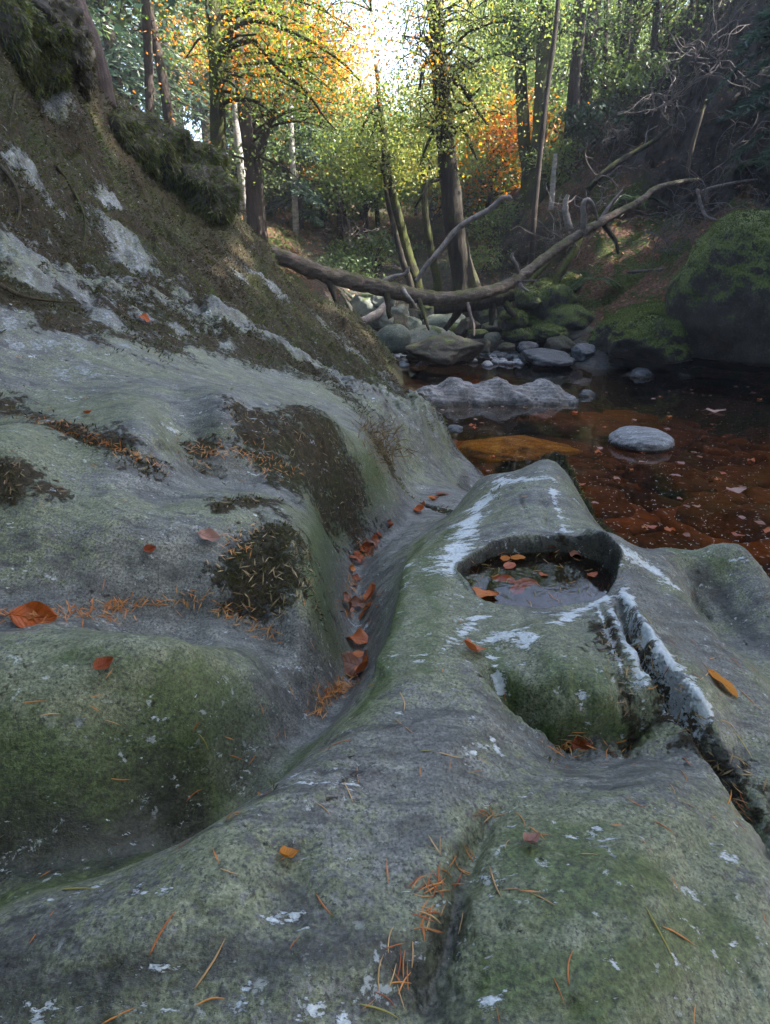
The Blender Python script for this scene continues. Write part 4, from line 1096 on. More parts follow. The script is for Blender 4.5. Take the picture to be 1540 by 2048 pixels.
def conifer(name, label, base, h, r, lm, seed, group=None, bk='spruce', clear=.15, n=9000, wtrunk=.13, lean=(0, 0), size=.17, dens=1.0, top=None):
    rg = np.random.default_rng(seed)
    b = np.asarray(base, float)
    root = empty(name, tuple(b)); tag(root, label, 'tree', group)
    tipp = b + np.array([lean[0], lean[1], h])
    P = [b - np.array([0, 0, .2]), b + (tipp - b) * .3 + rg.normal(size=3) * .05, b + (tipp - b) * .7 + rg.normal(size=3) * .05, tipp]
    V, F = tube(P, [wtrunk, wtrunk * .8, wtrunk * .45, .02], 10, 30, .1, seed)
    child(mesh_np('trunk', V, F, BK[bk]), root)
    bag = Bag(); tb = Bag()
    nb = int(h * 9 * dens)
    hs = np.sort(rg.uniform(clear, .985, nb))
    per = max(20, n // nb)
    for f in hs:
        a = b + (tipp - b) * f
        L = r * (1 - ((f - clear) / (1 - clear)) ** 1.1 * .88) * rg.uniform(.55, 1.1)
        an = rg.uniform(0, 2 * np.pi)
        d = np.array([math.cos(an), math.sin(an), 0])
        t = np.linspace(0, 1, 6)[:, None]
        C = a + d * L * t + np.array([0, 0, 1]) * (L * (.10 * t - .42 * t ** 2) + .12 * L * np.maximum(t - .8, 0))
        if L > .5:
            V, F = tube(C, [.018, .006], 4, 6, 0, 0, cap=False); tb.add(V, F)
        k = max(8, int(per * (L / r)))
        s = rg.uniform(.08, 1, k)
        Q = catmull(C, 30)[np.minimum((s * 29).astype(int), 29)]
        side = np.where(rg.random(k) < .5, -1, 1)[:, None]
        wd_ = L * .32 * (1 - s * .75)[:, None]
        e = np.array([-d[1], d[0], 0])
        off = rg.uniform(0, 1, (k, 1))
        Q = Q + e * side * wd_ * off + np.array([0, 0, -1]) * wd_ * off ** 2 * .7 + rg.normal(size=(k, 3)) * .02
        T = unit(e * side * 1.0 + d * .8 + np.array([0, 0, -.55]) + rg.normal(size=(k, 3)) * .35)
        N = unit(rg.normal(size=(k, 3)) * .5 + np.array([0, 0, 1])); B = unit(np.cross(N, T))
        LL = size * rg.uniform(.6, 1.3, k)
        quads(bag, Q, T, B, LL, LL * .24)
    tb.build('branch', BK[bk], parent=root)
    bag.build('crown', LM[lm], smooth=False, parent=root)
    return root

def gpos(px, y, dx=0):
    """ground point in the direction of photo column px, y metres ahead"""
    x = (px - 770) / FPX * y / CP * .96
    return np.array([x, y, HILL(np.array([[x, y]]))[0]])

# ---- trees one can tell apart
conifer_bits = 0
broadleaf('leaning_pine', 'pinkish pine trunk leaning out of the top of the left bank', [(206, 215, 4.85), (193, 140, 4.85), (172, 70, 4.85), (148, 0, 4.9), (100, -160, 5.1), (40, -350, 5.5)], (44, 38, 36, 35, 32, 26), 'pine',
          [(60, -330, 5.8, 1.6, 1.6, .8, 1500), (-60, -420, 6, 1.4, 1.4, .8, 1200)], 'fir', .12, 101, autolimb=3)
broadleaf('slim_tree', 'slim straight dark trunk rising from the mossy crest, left of its slanting twin', [(303, 285, 8.6), (299, 180, 8.6), (295, 80, 8.65), (291, 0, 8.7), (285, -200, 9), (282, -400, 9.3)], (15, 14, 14, 13, 12, 9), 'spruce',
          [(300, -120, 9, 1.2, 1.2, 1.0, 900)], 'hem', .11, 102)
broadleaf('slim_tree', 'slim trunk slanting to the left that crosses behind its straight twin', [(346, 300, 9.0), (331, 190, 9.0), (313, 90, 9.1), (300, 20, 9.1), (285, -120, 9.3), (270, -350, 9.6)], (18, 16, 14, 12, 10, 8), 'spruce',
          [(250, -200, 9.5, 1.2, 1.2, 1.0, 900)], 'hem', .11, 103)
broadleaf('beech_tree', 'dark beech with arching mossy boughs and orange leaves, above the left end of the log',
          [(437, 400, 8.3), (437, 330, 8.3), (436, 240, 8.3), (434, 150, 8.3), (430, 80, 8.35), (424, 0, 8.4), (415, -160, 8.6), (410, -380, 9)], (32, 27, 26, 25, 24, 22, 18, 12), 'mossy',
          [(560, 70, 8.6, .75, .8, .26, 1400), (640, 60, 8.8, .6, .7, .32, 1200), (530, 120, 8.2, .55, .6, .18, 900), (640, 130, 8.5, .55, .6, .2, 1000), (690, 190, 8.6, .3, .5, .2, 420), (500, 190, 8.0, .35, .5, .16, 420), (600, 190, 8.4, .4, .5, .2, 420),
           (490, 30, 8.4, .5, .7, .2, 400), (390, 90, 8.6, .3, .5, .2, 200), (500, -100, 8.6, 1.2, 1.2, .6, 1500), (360, -120, 8.7, 1.0, 1.0, .6, 900), (660, 0, 9.2, .7, .7, .35, 900)], 'beech', .036, 104, autolimb=1,
          limbs=[([(436, 118, 8.3), (450, 78, 8.25), (478, 48, 8.2), (525, 42, 8.2), (590, 66, 8.3), (650, 100, 8.4), (690, 130, 8.45), (722, 165, 8.5)], (13, 12, 11, 10, 8, 6, 5, 3)),
                 ([(435, 122, 8.3), (462, 95, 8.15), (500, 80, 8.05), (515, 88, 8.05), (555, 135, 8.1), (610, 180, 8.2), (650, 235, 8.2), (672, 260, 8.2)], (13, 12, 11, 10, 8, 6, 4, 2)),
                 ([(437, 172, 8.3), (452, 157, 8.2), (470, 151, 8.15), (486, 155, 8.1)], (10, 9, 7, 3)),
                 ([(438, 208, 8.3), (462, 200, 8.2), (495, 199, 8.1), (520, 203, 8.0)], (12, 10, 8, 4)),
                 ([(437, 60, 8.35), (420, 36, 8.3), (414, 10, 8.3), (412, -40, 8.3)], (9, 8, 7, 4)),
                 ([(437, 180, 8.3), (480, 190, 8.2), (530, 215, 8.1), (560, 245, 8.1)], (7, 5, 4, 2))])
broadleaf('forked_tree', 'brown tree forking low into two stems, right of the dark beech', [(512, 440, 10.5), (508, 360, 10.5), (498, 290, 10.5), (488, 220, 10.5), (478, 120, 10.6), (470, 0, 10.8), (462, -250, 11)], (34, 30, 24, 22, 20, 17, 12), 'spruce',
          [(520, 330, 10.8, .5, .6, .3, 500), (590, 200, 10.4, .7, .8, .4, 900), (640, 250, 10.6, .6, .8, .4, 800), (470, -60, 11, 1.4, 1.4, .8, 1200)], 'lime', .056, 105,
          limbs=[([(510, 355, 10.5), (520, 310, 10.45), (533, 260, 10.4), (545, 222, 10.3), (556, 196, 10.3), (585, 176, 10.3)], (20, 17, 15, 12, 9, 4)), ([(512, 380, 10.5), (495, 325, 10.4), (470, 312, 10.4), (455, 305, 10.4)], (7, 5, 4, 2)),
                 ([(535, 250, 10.4), (520, 215, 10.3), (517, 190, 10.3)], (8, 6, 3)), ([(520, 315, 10.4), (560, 330, 10.4), (600, 360, 10.4)], (6, 4, 2))])
broadleaf('birch_tree', 'thin pale birch stem behind the upturned roots on the left', [(500, 470, 11.5), (487, 380, 11.5), (476, 280, 11.5), (470, 180, 11.6), (471, 60, 11.7), (472, -150, 12)], (15, 14, 13, 12, 11, 8), 'birch', [(472, -100, 12, 1.2, 1.2, .7, 900)], 'lime', .060, 106)
broadleaf('birch_tree', 'thin pale stem standing in front of the dark fir', [(590, 410, 12.5), (584, 300, 12.5), (579, 200, 12.5), (576, 80, 12.6), (572, -150, 13)], (10, 10, 9, 8, 6), 'birch', [(575, -80, 13, 1.2, 1.2, .8, 900)], 'lime', .060, 107)
broadleaf('ivied_tree', 'tall dark tree hung with leaves and mossy twigs, standing behind the log right of centre',
          [(932, 585, 9.6), (926, 545, 9.6), (912, 470, 9.6), (900, 370, 9.6), (892, 290, 9.6), (884, 190, 9.65), (876, 90, 9.7), (868, 0, 9.8), (850, -200, 10.2), (835, -420, 10.6)], (58, 41, 37, 34, 31, 29, 27, 25, 20, 13), 'dark',
          [(875, 60, 9.5, .28, .3, .6, 700), (885, 190, 9.4, .24, .3, .55, 600), (890, 280, 9.4, .22, .3, .3, 500), (840, 40, 9.6, .35, .5, .4, 450), (950, 60, 9.6, .55, .6, .3, 500), (830, 140, 9.6, .35, .5, .4, 420), (940, 150, 9.5, .4, .5, .3, 500), (840, 230, 9.6, .35, .5, .3, 600),
           (960, 230, 9.7, .4, .5, .25, 420), (860, -120, 10, 1.1, 1.0, .6, 1500), (980, -60, 10, .8, .8, .5, 900)], 'gold', .045, 108, foot=1.5,
          limbs=[([(886, 150, 9.6), (920, 170, 9.5), (945, 205, 9.4), (962, 230, 9.4), (975, 250, 9.4)], (14, 11, 9, 6, 3)), ([(890, 160, 9.6), (920, 140, 9.5), (948, 125, 9.4), (965, 110, 9.4)], (11, 9, 7, 3)), ([(893, 215, 9.6), (912, 225, 9.4), (935, 218, 9.3)], (10, 8, 4)),
                 ([(880, 110, 9.6), (855, 120, 9.5), (843, 150, 9.5), (840, 180, 9.5)], (11, 9, 7, 3)), ([(892, 240, 9.6), (870, 260, 9.4), (850, 300, 9.4), (840, 330, 9.3)], (9, 7, 5, 3)), ([(890, 355, 9.6), (860, 365, 9.4), (845, 390, 9.3), (830, 415, 9.3)], (9, 8, 6, 3)),
                 ([(930, 180, 9.5), (945, 190, 9.4), (960, 175, 9.3)], (8, 6, 3)), ([(900, 250, 9.6), (930, 265, 9.4), (945, 300, 9.4), (955, 320, 9.4)], (9, 8, 6, 3))])
broadleaf('mossy_sapling', 'slender mossy stem leaning left beside the foot of the ivied tree', [(832, 570, 10.3), (815, 510, 10.3), (798, 440, 10.3), (784, 380, 10.3), (772, 310, 10.4), (762, 230, 10.5), (752, 130, 10.6)], (24, 20, 17, 14, 12, 10, 6), 'mossy',
          [(750, 250, 10.6, .5, .6, .35, 800), (780, 330, 10.5, .4, .5, .3, 600), (715, 320, 10.6, .45, .6, .3, 700)], 'gold', .06, 109)
broadleaf('mossy_sapling', 'thin dark stem left of the slender mossy one, both leaning left', [(822, 575, 10.0), (805, 520, 10.0), (787, 450, 10.0), (775, 400, 10.0), (768, 340, 10.1)], (13, 11, 9, 8, 5), 'dark', [(765, 330, 10.2, .4, .5, .3, 500)], 'gold', .06, 110)
broadleaf('mossy_sapling', 'short upright mossy stem between the leaning saplings and the ivied tree', [(874, 560, 11.2), (862, 500, 11.2), (852, 440, 11.2), (849, 380, 11.2), (846, 300, 11.3)], (15, 14, 12, 11, 6), 'mossy', [(850, 330, 11.3, .5, .6, .35, 700)], 'gold', .065, 111)
broadleaf('mossy_tree', 'moss-green trunk with a curved foot on the right bank', [(1060, 335, 12.2), (1049, 290, 12.2), (1045, 210, 12.2), (1040, 130, 12.2), (1033, 60, 12.3), (1026, -20, 12.4), (1015, -250, 13)], (30, 21, 20, 20, 19, 17, 12), 'mossy',
          [(1040, 60, 12, .6, .7, .4, 700), (1000, 130, 12, .7, .7, .4, 800), (1020, -80, 12.4, 1.2, 1.2, .6, 1200), (980, 40, 12.2, .7, .8, .4, 800)], 'lime', .056, 112,
          limbs=[([(1040, 120, 12.2), (1060, 85, 12), (1090, 62, 12), (1110, 58, 12)], (10, 8, 6, 3)), ([(1035, 75, 12.2), (1010, 66, 12), (980, 70, 12)], (10, 7, 3))])
broadleaf('straight_tree', 'tall straight brown trunk right of the moss-green one', [(1074, 352, 11.6), (1078, 280, 11.6), (1083, 180, 11.6), (1087, 80, 11.7), (1089, -20, 11.8), (1090, -300, 12.2)], (30, 24, 23, 22, 21, 15), 'mossy',
          [(1090, 40, 11.5, .4, .5, .5, 500), (1120, -100, 12, 1.2, 1.2, .6, 1000), (1050, -60, 12, .8, .8, .5, 600)], 'lime', .056, 113)
broadleaf('thin_stem', 'very thin stem slanting up in front of the tall straight trunk', [(1062, 530, 9.4), (1068, 440, 9.4), (1077, 340, 9.5), (1092, 200, 9.6), (1108, 80, 9.7), (1118, -20, 9.8), (1128, -200, 10)], (10, 10, 9, 9, 8, 7, 4), 'spruce', [(1125, -80, 10, .6, .6, .5, 400)], 'lime', .07, 114)
broadleaf('thin_stem', 'thin dark stem, left one of the close pair on the right bank', [(1126, 375, 11.8), (1134, 280, 11.8), (1144, 170, 11.8), (1154, 70, 11.9), (1160, -40, 12), (1168, -250, 12.3)], (14, 13, 12, 11, 10, 7), 'spruce', [(1150, 60, 11.9, .5, .6, .6, 350), (1165, -120, 12.2, .9, .9, .6, 600)], 'lime', .056, 115)
broadleaf('thin_stem', 'thin dark stem, right one of the close pair on the right bank', [(1142, 380, 11.6), (1148, 270, 11.6), (1156, 150, 11.7), (1166, 50, 11.8), (1172, -60, 11.9)], (11, 11, 10, 8, 5), 'spruce', [(1172, -70, 12, .7, .7, .5, 400)], 'lime', .056, 116)
broadleaf('straight_tree', 'dark trunk high on the right bank against the blue gap of sky', [(1166, 280, 12.6), (1170, 200, 12.6), (1178, 110, 12.6), (1190, 0, 12.7), (1206, -200, 13)], (24, 22, 21, 20, 14), 'spruce', [(1180, 150, 12.6, .6, .7, .4, 420), (1210, -150, 13, 1.2, 1.2, .6, 700)], 'oak', .060, 117)
broadleaf('twin_tree', 'dark trunk at the top of the right bank, left of its thinner neighbour', [(1240, 175, 12.0), (1246, 110, 12.0), (1258, 40, 12.1), (1266, -40, 12.2), (1280, -220, 12.5)], (19, 18, 17, 16, 10), 'spruce', [(1230, 150, 12, .5, .6, .3, 300), (1290, -160, 12.5, 1.0, 1.0, .6, 600)], 'oak', .060, 118)
broadleaf('twin_tree', 'thinner dark trunk at the edge of the blue sky gap, right of its neighbour', [(1258, 170, 11.8), (1266, 100, 11.8), (1276, 30, 11.9), (1284, -60, 12), (1296, -220, 12.2)], (14, 13, 12, 11, 8), 'spruce', [(1300, 20, 11.8, .5, .6, .5, 500), (1310, -160, 12, 1.0, 1.0, .6, 600)], 'oak', .060, 119)
o = empty('dead_tree', tuple(trunk_down(line3([(1103, 400, 10.4), (1110, 300, 10.4)]))[0])); tag(o, 'pale snapped-off dead stem standing on the right bank above the log', 'dead tree')
limb([(1102, 420, 10.4), (1105, 380, 10.4), (1108, 340, 10.4), (1111, 308, 10.4)], (12, 11, 10, 8), 'birch', o, 'trunk', y=10.4)

# ---- conifers of the left wood, each one dark and drooping
k = 0
LEFTC = [(232, 10.5, 9.5, 1.5, 'fir'), (270, 12.5, 11, 1.8, 'fir'), (190, 11, 9, 1.7, 'hem'), (335, 12, 11, 1.7, 'fir'), (385, 13.5, 12, 1.9, 'hem'), (150, 9, 9, 1.7, 'fir'), (300, 16, 13, 2.1, 'fir'), (420, 17, 13, 2.0, 'fir'), (240, 17, 13, 2.2, 'hem'), (360, 20, 15, 2.5, 'fir'), (170, 15, 12, 2.4, 'fir'), (470, 21, 13, 2.3, 'hem'), (330, 27, 17, 3, 'fir'), (250, 24, 15, 3, 'fir'), (430, 30, 16, 3, 'fir')]
for px, y, h, r, lm in LEFTC:
    conifer('conifer', 'shadowy conifer with drooping sprays in the wood above the left bank', gpos(px, y), h, r, lm, 200 + k, 'conifers of the left wood', n=11000 if y < 18 else 7000, size=.13 + .004 * y, clear=.06, wtrunk=.11, lean=(.1 * (k % 3 - 1), 0)); k += 1
conifer('fir_tree', 'dark blue-green fir spreading behind the pale stem left of the stream', gpos(618, 13.0), 5.6, 1.25, 'fir', 240, n=15000, size=.14, clear=.05, wtrunk=.10)
conifer('fir_tree', 'small dark fir in the shade behind the log, left of the saplings', gpos(665, 15), 4.2, 1.2, 'fir', 241, n=9000, size=.15, clear=.03, wtrunk=.08)
# ---- the autumn wood up the valley
def wood(px, y, top_py, rw, lm, seed, label, group, n=6000, size=.13, lowest=.38):
    b = gpos(px, y); topz = at(px, top_py, y=y).z; h = max(2.5, topz - b[2])
    rg = np.random.default_rng(seed)
    root = empty('autumn_tree', tuple(b)); tag(root, label, 'tree', group)
    tip = b + np.array([rg.normal() * .4, rg.normal() * .4, h * .92])
    P = [b - np.array([0, 0, .2]), b + (tip - b) * .35 + rg.normal(size=3) * .12, b + (tip - b) * .7 + rg.normal(size=3) * .15, tip]
    rt = .05 + .008 * h
    V, F = tube(P, [rt, rt * .8, rt * .5, .02], 8, 24, .1, seed); child(mesh_np('trunk', V, F, BK['mossy' if seed % 2 else 'spruce']), root)
    Pd = catmull(P, 40); bag = Bag(); tb = Bag()
    nb = 9
    for q in range(nb):
        f = lowest + (1 - lowest) * (q + rg.uniform(.2, .8)) / nb
        a = rg.uniform(0, 6.28); rad = rw * (1.15 - .75 * abs(f - .45)) * rg.uniform(.35, .8)
        c = b + (tip - b) * f + np.array([math.cos(a), math.sin(a), 0]) * rad
        S, C = blob_points(c, (rw * .62, rw * .62, h / nb * .75), n // nb, rg, 20, .12 + .012 * y)
        leaf_cloud(bag, C, size, rg)
        for s in S[::max(1, len(S) // 4)]:
            V, F = tube(bough(Pd[int(f * .8 * 39)], s, rg, 0), [rt * .35, rt * .2, .008], 4, 8, 0, 0, cap=False); tb.add(V, F)
    tb.build('branch', BK['dark'], parent=root); bag.build('crown', LM[lm], smooth=False, parent=root)
WOOD = [(700, 16, 240, 1.6, 'gold'), (610, 19, 60, 1.9, 'beech'), (560, 17, 40, 2.0, 'beech'), (520, 22, -80, 2.6, 'lime'), (590, 26, -60, 3.0, 'beech'), (660, 27, 200, 2.0, 'gold'), (760, 24, 370, 2.0, 'gold'), (730, 33, 350, 2.6, 'gold'), (825, 20, 220, 1.5, 'gold'), (860, 28, 250, 2.4, 'lime'),
        (900, 17, 150, 1.8, 'gold'), (945, 19, 20, 2.0, 'gold'), (930, 14, 300, 1.1, 'beech'), (990, 16, 80, 1.7, 'lime'), (1000, 24, -60, 2.8, 'gold'), (1060, 18, -20, 2.0, 'lime'), (1110, 21, 60, 2.4, 'lime'), (1080, 30, -60, 3.2, 'gold'), (900, 38, 120, 3, 'gold'), (800, 45, 310, 3.6, 'lime'), (690, 45, 330, 3.4, 'gold'),
        (620, 38, -40, 4, 'beech'), (960, 34, -40, 3.6, 'gold'), (1200, 17, 180, 1.4, 'lime'), (1120, 26, 40, 2.2, 'lime'), (540, 32, -100, 3.5, 'lime'), (480, 26, -60, 2.8, 'lime'), (760, 18, 400, 1.3, 'lime'), (690, 14, 420, 1.0, 'lime'), (850, 15, 360, 1.2, 'gold'), (1010, 14.5, 260, 1.2, 'lime'), (960, 15.5, 330, 1.0, 'gold'), (740, 13.5, 440, .9, 'lime'), (800, 15.5, 420, 1.1, 'lime')]
WL = dict(gold=('yellowing tree with thin glowing leaves in the wood up the valley', 'yellowing trees up the valley'), beech=('tree flushed orange and green in the wood above the log', 'orange flushed trees up the valley'), lime=('still green tree among the yellowing ones up the valley', 'green trees up the valley'))
for q, (px, y, tp, rw, lm) in enumerate(WOOD):
    wood(px, y, tp, rw, lm, 300 + q, WL[lm][0], WL[lm][1], n=8600, size=.035 + .0025 * y)
# ---- unseen trees added on the right bank to hold the sun off the ravine
for q, (x, y, h) in enumerate([(7.0, 4.6, 14), (7.2, 2.4, 15), (7.4, .4, 15), (7.2, -1.6, 15), (9, 6.2, 13), (9.4, 3.6, 13), (9.6, 1.4, 13), (9.4, -.6, 13), (11.5, 5, 14), (11.8, 2.6, 14), (12, .4, 14), (8.2, 7.4, 10), (8.1, 2.0, 16), (8.3, .2, 16), (8.7, 3.2, 16), (10.5, 8.6, 9), (6.2, 3.4, 12), (6.4, 1.2, 12)]):
    b = np.array([x, y, max(1.5, min(6.5, HILL(np.array([[x, y]]))[0]))])
    conifer('conifer', 'unseen conifer added to shade the ravine from the right bank', b, h, 2.3, 'hem', 420 + q, 'added shade conifers of the right bank', n=13000, size=.28, clear=.05, wtrunk=.16)

for q, (x, y, h) in enumerate([(-5.5, 2.5, 11), (-6.5, -.5, 12), (-5, -3.5, 13), (-2.2, -5.5, 13), (1.2, -6, 13), (6, -2.6, 12), (5.6, -6.6, 14), (9, -3, 14), (9.2, -6.4, 15), (7.2, -8.5, 15), (11.4, -2.2, 14), (11.5, -5, 15), (4.5, -5, 12), (-8.5, 4.5, 12), (-3.5, -8, 15), (3, -8.5, 15), (7.5, -4, 13)]):  # unseen trees added to narrow the sky that lights the rock
    b = np.array([x, y, float(np.clip(ROCK(np.array([[x, y]]))[0], 1.0, 4.5))])
    conifer('conifer', 'unseen conifer added around the rock to cut its sky light', b, h, 2.4, 'hem' if q % 2 else 'fir', 460 + q, 'unseen added conifers behind the viewpoint', n=6000, size=.26, clear=.12, wtrunk=.16)
# ---- unseen crowns added over the rock to cut its sky light
def overhang(trunk, blobs, label, seed):
    rg = np.random.default_rng(seed); P = [np.array(p, float) for p in trunk]
    root = empty('beech_tree', tuple(P[0])); tag(root, label, 'tree', 'unseen beeches added over the ravine')
    V, F = tube(P, [.20, .17, .14, .10, .05], 12, 40, .12, seed); child(mesh_np('trunk', V, F, BK['dark']), root)
    bag = Bag(); tb = Bag()
    for c, r, n in blobs:
        S, C = blob_points(np.array(c, float), r, n, rg, 26, .26); leaf_cloud(bag, C, .15, rg)
        for s in S[::12]:
            V, F = tube(bough(P[-2], s, rg, 0), [.05, .03, .01], 5, 10, 0, 0, cap=False); tb.add(V, F)
    tb.build('branch', BK['dark'], parent=root); bag.build('crown', LM['lime'], smooth=False, parent=root)
def gz_(x, y): return max(.5, float(max(HILL(np.array([[x, y]]))[0] if x > 3 else 0, ROCK(np.array([[x, y]]))[0] if x < 3 else 0)))
for q, (x, y, blobs) in enumerate([
    (6.4, 2.6, [((3.2, 2.4, 9.5), (2.6, 2.2, 1.3), 2600), ((.8, 1.0, 9.0), (2.2, 2.0, 1.0), 2200), ((5.6, .6, 7.2), (1.5, 1.5, 1.2), 2400), ((5.8, 2.6, 8.2), (1.6, 1.5, 1.2), 2400), ((6.8, .4, 8.4), (1.7, 1.6, 1.3), 3200), ((6.6, -1.0, 8.0), (1.4, 1.4, 1.2), 2200)]),
    (-4.6, .8, [((-2.0, 1.0, 9.5), (2.4, 2.2, 1.2), 2400), ((-.3, 2.8, 10.0), (2.0, 1.6, 1.0), 1700), ((-3.5, 3.5, 10), (2.2, 1.8, 1.2), 1600)]),
    (1.5, -4.4, [((.5, -1.4, 9.0), (2.8, 2.0, 1.2), 2600), ((3.5, -1.0, 9.5), (2.2, 1.8, 1.2), 1800), ((-3, -1.6, 9.0), (2.2, 1.8, 1.2), 1800)])]):
    g = gz_(x, y) if abs(x) > 3 else 3.5
    c0 = np.array(blobs[0][0])
    overhang([(x, y, g - .3), (x * .97, y, g + 2.5), (x * .9, y + .1, g + 4.5), (x * .8 + c0[0] * .2, y * .8 + c0[1] * .2, 8.4), (x * .5 + c0[0] * .5, y * .5 + c0[1] * .5, 9.3)], blobs, 'unseen beech added to shade the rock from above', 500 + q)

for q, (px, y, h, r) in enumerate([(545, 13, 4.2, 1.2), (580, 15.5, 5.5, 1.5), (640, 17, 5.5, 1.4), (560, 18, 7, 1.8), (690, 18, 4.0, 1.3), (610, 20, 7, 1.8), (730, 20, 3.6, 1.2), (520, 15, 5, 1.3)]):
    conifer('fir_tree', 'young dark fir among the trunks beyond the left end of the log', gpos(px, y), h, r, 'fir' if q % 2 else 'hem', 560 + q, 'young firs beyond the log', n=8000, size=.13 + .003 * y, clear=.02, wtrunk=.07)

for q, (px, py, y, w, dx) in enumerate([(1300, 215, 11.0, 13, 12), (1338, 185, 11.6, 10, -6), (1372, 155, 10.9, 14, 18), (1430, 110, 11.2, 10, 8), (1475, 85, 10.6, 13, 22), (1205, 270, 12.4, 11, 6), (1222, 255, 12.8, 9, 14), (1320, 190, 12.6, 10, 20)]):
    broadleaf('slim_tree', 'slim dark tree with thin green leaves on the skyline of the right bank', [(px, py + 40, y), (px + dx * .3, py - 60, y), (px + dx, py - 180, y + .1), (px + dx * 2, py - 420, y + .4)], (w, w * .9, w * .8, w * .5), 'spruce',
              [(px + dx * .5, py - 90, y, .45, .5, .35, 380), (px + dx, py - 190, y, .6, .6, .4, 420)], 'lime' if q % 2 else 'oak', .05, 600 + q, 'slim trees on the right skyline', autolimb=3)
# ------------------------------------------------------------------ fallen leaves
def fallen_leafmat(name, stops):
    m = M(name)
    u = m.attr('u'); v = m.attr('v')
    side = m.math('ABSOLUTE', v)
    ve = m.math('FRACT', m.add(m.mul(u, 8.0), m.mul(side, -2.2)))
    vein = m.math('MAXIMUM', m.ss(m.math('ABSOLUTE', m.math('SUBTRACT', ve, .5)), .10, .0), m.ss(side, .07, .0))
    n = m.noise(60, 6, .7)
    c = m.ramp(m.add(m.mul(m.objrand(), .6), m.mul(n, .5)), stops)
    c = m.mix(m.mul(vein, .45), c, tuple(x * .45 for x in stops[0][1]))
    c = m.mix(m.mul(m.ss(m.noise(140, 5, .75), .60, .68), .7), c, (.03, .012, .008))
    d = m.bsdf(c, .42, m.bump(m.add(m.mul(vein, -.6), n), .002, .9), .5)
    t = m.n('ShaderNodeBsdfTranslucent'); m.put(t.inputs[0], c)
    x = m.n('ShaderNodeMixShader'); x.inputs[0].default_value = .2; m.put(x.inputs[1], d); m.put(x.inputs[2], t.outputs[0])
    return m.done(x.outputs[0])
FL = dict(
    orange=fallen_leafmat('orange leaf', [(.2, (.42, .09, .012)), (.6, (.58, .15, .018)), (.9, (.62, .24, .04))]),
    rust=fallen_leafmat('rust leaf', [(.2, (.24, .05, .014)), (.6, (.40, .09, .022)), (.9, (.52, .15, .04))]),
    brown=fallen_leafmat('brown leaf', [(.2, (.19, .075, .04)), (.6, (.32, .13, .07)), (.9, (.42, .20, .12))]),
    amber=fallen_leafmat('amber leaf', [(.2, (.48, .17, .015)), (.6, (.58, .23, .02)), (.9, (.62, .30, .04))]),
    pink=fallen_leafmat('pinkish leaf', [(.2, (.30, .15, .12)), (.6, (.38, .20, .16)), (.9, (.46, .28, .23))]),
    dead=fallen_leafmat('sunken leaf', [(.2, (.45, .03, .012)), (.6, (.62, .05, .014)), (.9, (.70, .09, .02))]),
)
def leaf_mesh(seed, curl=.25, fold=.25, wave=.06, wid=.36, lobes=0.0):
    rg = np.random.default_rng(seed)
    nu, nv = 22, 11
    u, v = np.meshgrid(np.linspace(0, 1, nu), np.linspace(-1, 1, nv), indexing='ij')
    w = wid * np.sin(np.pi * u ** .85) ** .75 * (1 + lobes * np.sin(u * 26 + seed)) + .006
    jag = 1
    x = u - .5; y = v * w * jag
    z = curl * (u - .5) ** 2 * 1.6 * (1 if seed % 2 else -.4) + fold * np.abs(v) ** 1.4 * w + wave * np.sin(u * 7 + v * 2.5 + seed) * np.abs(v) + wave * .35 * np.sin(u * 15 + seed) * v ** 2
    y = y + curl * .25 * (u - .5) ** 2 * rg.uniform(-1, 1)
    z = z - z.min()
    V = np.stack([x, y, z], -1).reshape(-1, 3)
    i = np.arange(nu - 1)[:, None] * nv; j = np.arange(nv - 1)[None, :]
    F = np.stack([i + j, i + nv + j, i + nv + j + 1, i + j + 1], -1).reshape(-1, 4)
    # stalk
    T, G = tube([(-.5, 0, z.reshape(nu, nv)[0, nv // 2]), (-.62, .01, .03), (-.74, .05, .02)], [.012, .010, .008], 5, 6, 0, 0)
    uu = np.concatenate([u.ravel(), np.zeros(len(T))]); vv = np.concatenate([v.ravel(), np.zeros(len(T))])
    return np.vstack([V, T]), np.vstack([F, G + len(V)]), dict(u=uu, v=vv)
LEAFGEO = [leaf_mesh(s, *a) for s, a in enumerate([(.1, .12, .03, .36), (.5, .45, .08, .34), (.25, .3, .10, .38), (.7, .7, .06, .33), (.4, .15, .14, .42), (.15, .05, .05, .30)])]
_lm = {}
def leaf_obj(var, mat, name='fallen_leaf'):
    if (var, mat) not in _lm:
        V, F, A = LEAFGEO[var]; _lm[var, mat] = mesh_np(name, V, F, FL[mat], attrs=A, link=False).data
    o = bpy.data.objects.new(name, _lm[var, mat]); COL.objects.link(o); return o
def frame(n, ang):
    n = Vector(n).normalized(); a = Vector((math.cos(ang), math.sin(ang), 0))
    t = (a - n * a.dot(n)).normalized(); b = n.cross(t)
    return Matrix((t, b, n)).transposed().to_4x4()
def lay_leaf(px, py, size, ang, mat, var, label, group=None, lift=.004, tilt=(0, 0), p=None, n=None, name='fallen_leaf'):
    if p is None: p, n = hit(px, py)
    if p is None: return None
    L = size * 1.08 * (p - Vector((0, 0, CAMZ))).length / FPX
    o = leaf_obj(var, mat, name)
    o.matrix_world = Matrix.Translation(p + Vector(n) * lift) @ frame(n, ang) @ Matrix.Rotation(tilt[0], 4, 'X') @ Matrix.Rotation(tilt[1], 4, 'Y') @ Matrix.Diagonal((L, L, L, 1))
    tag(o, label, 'leaf', group)
    return o
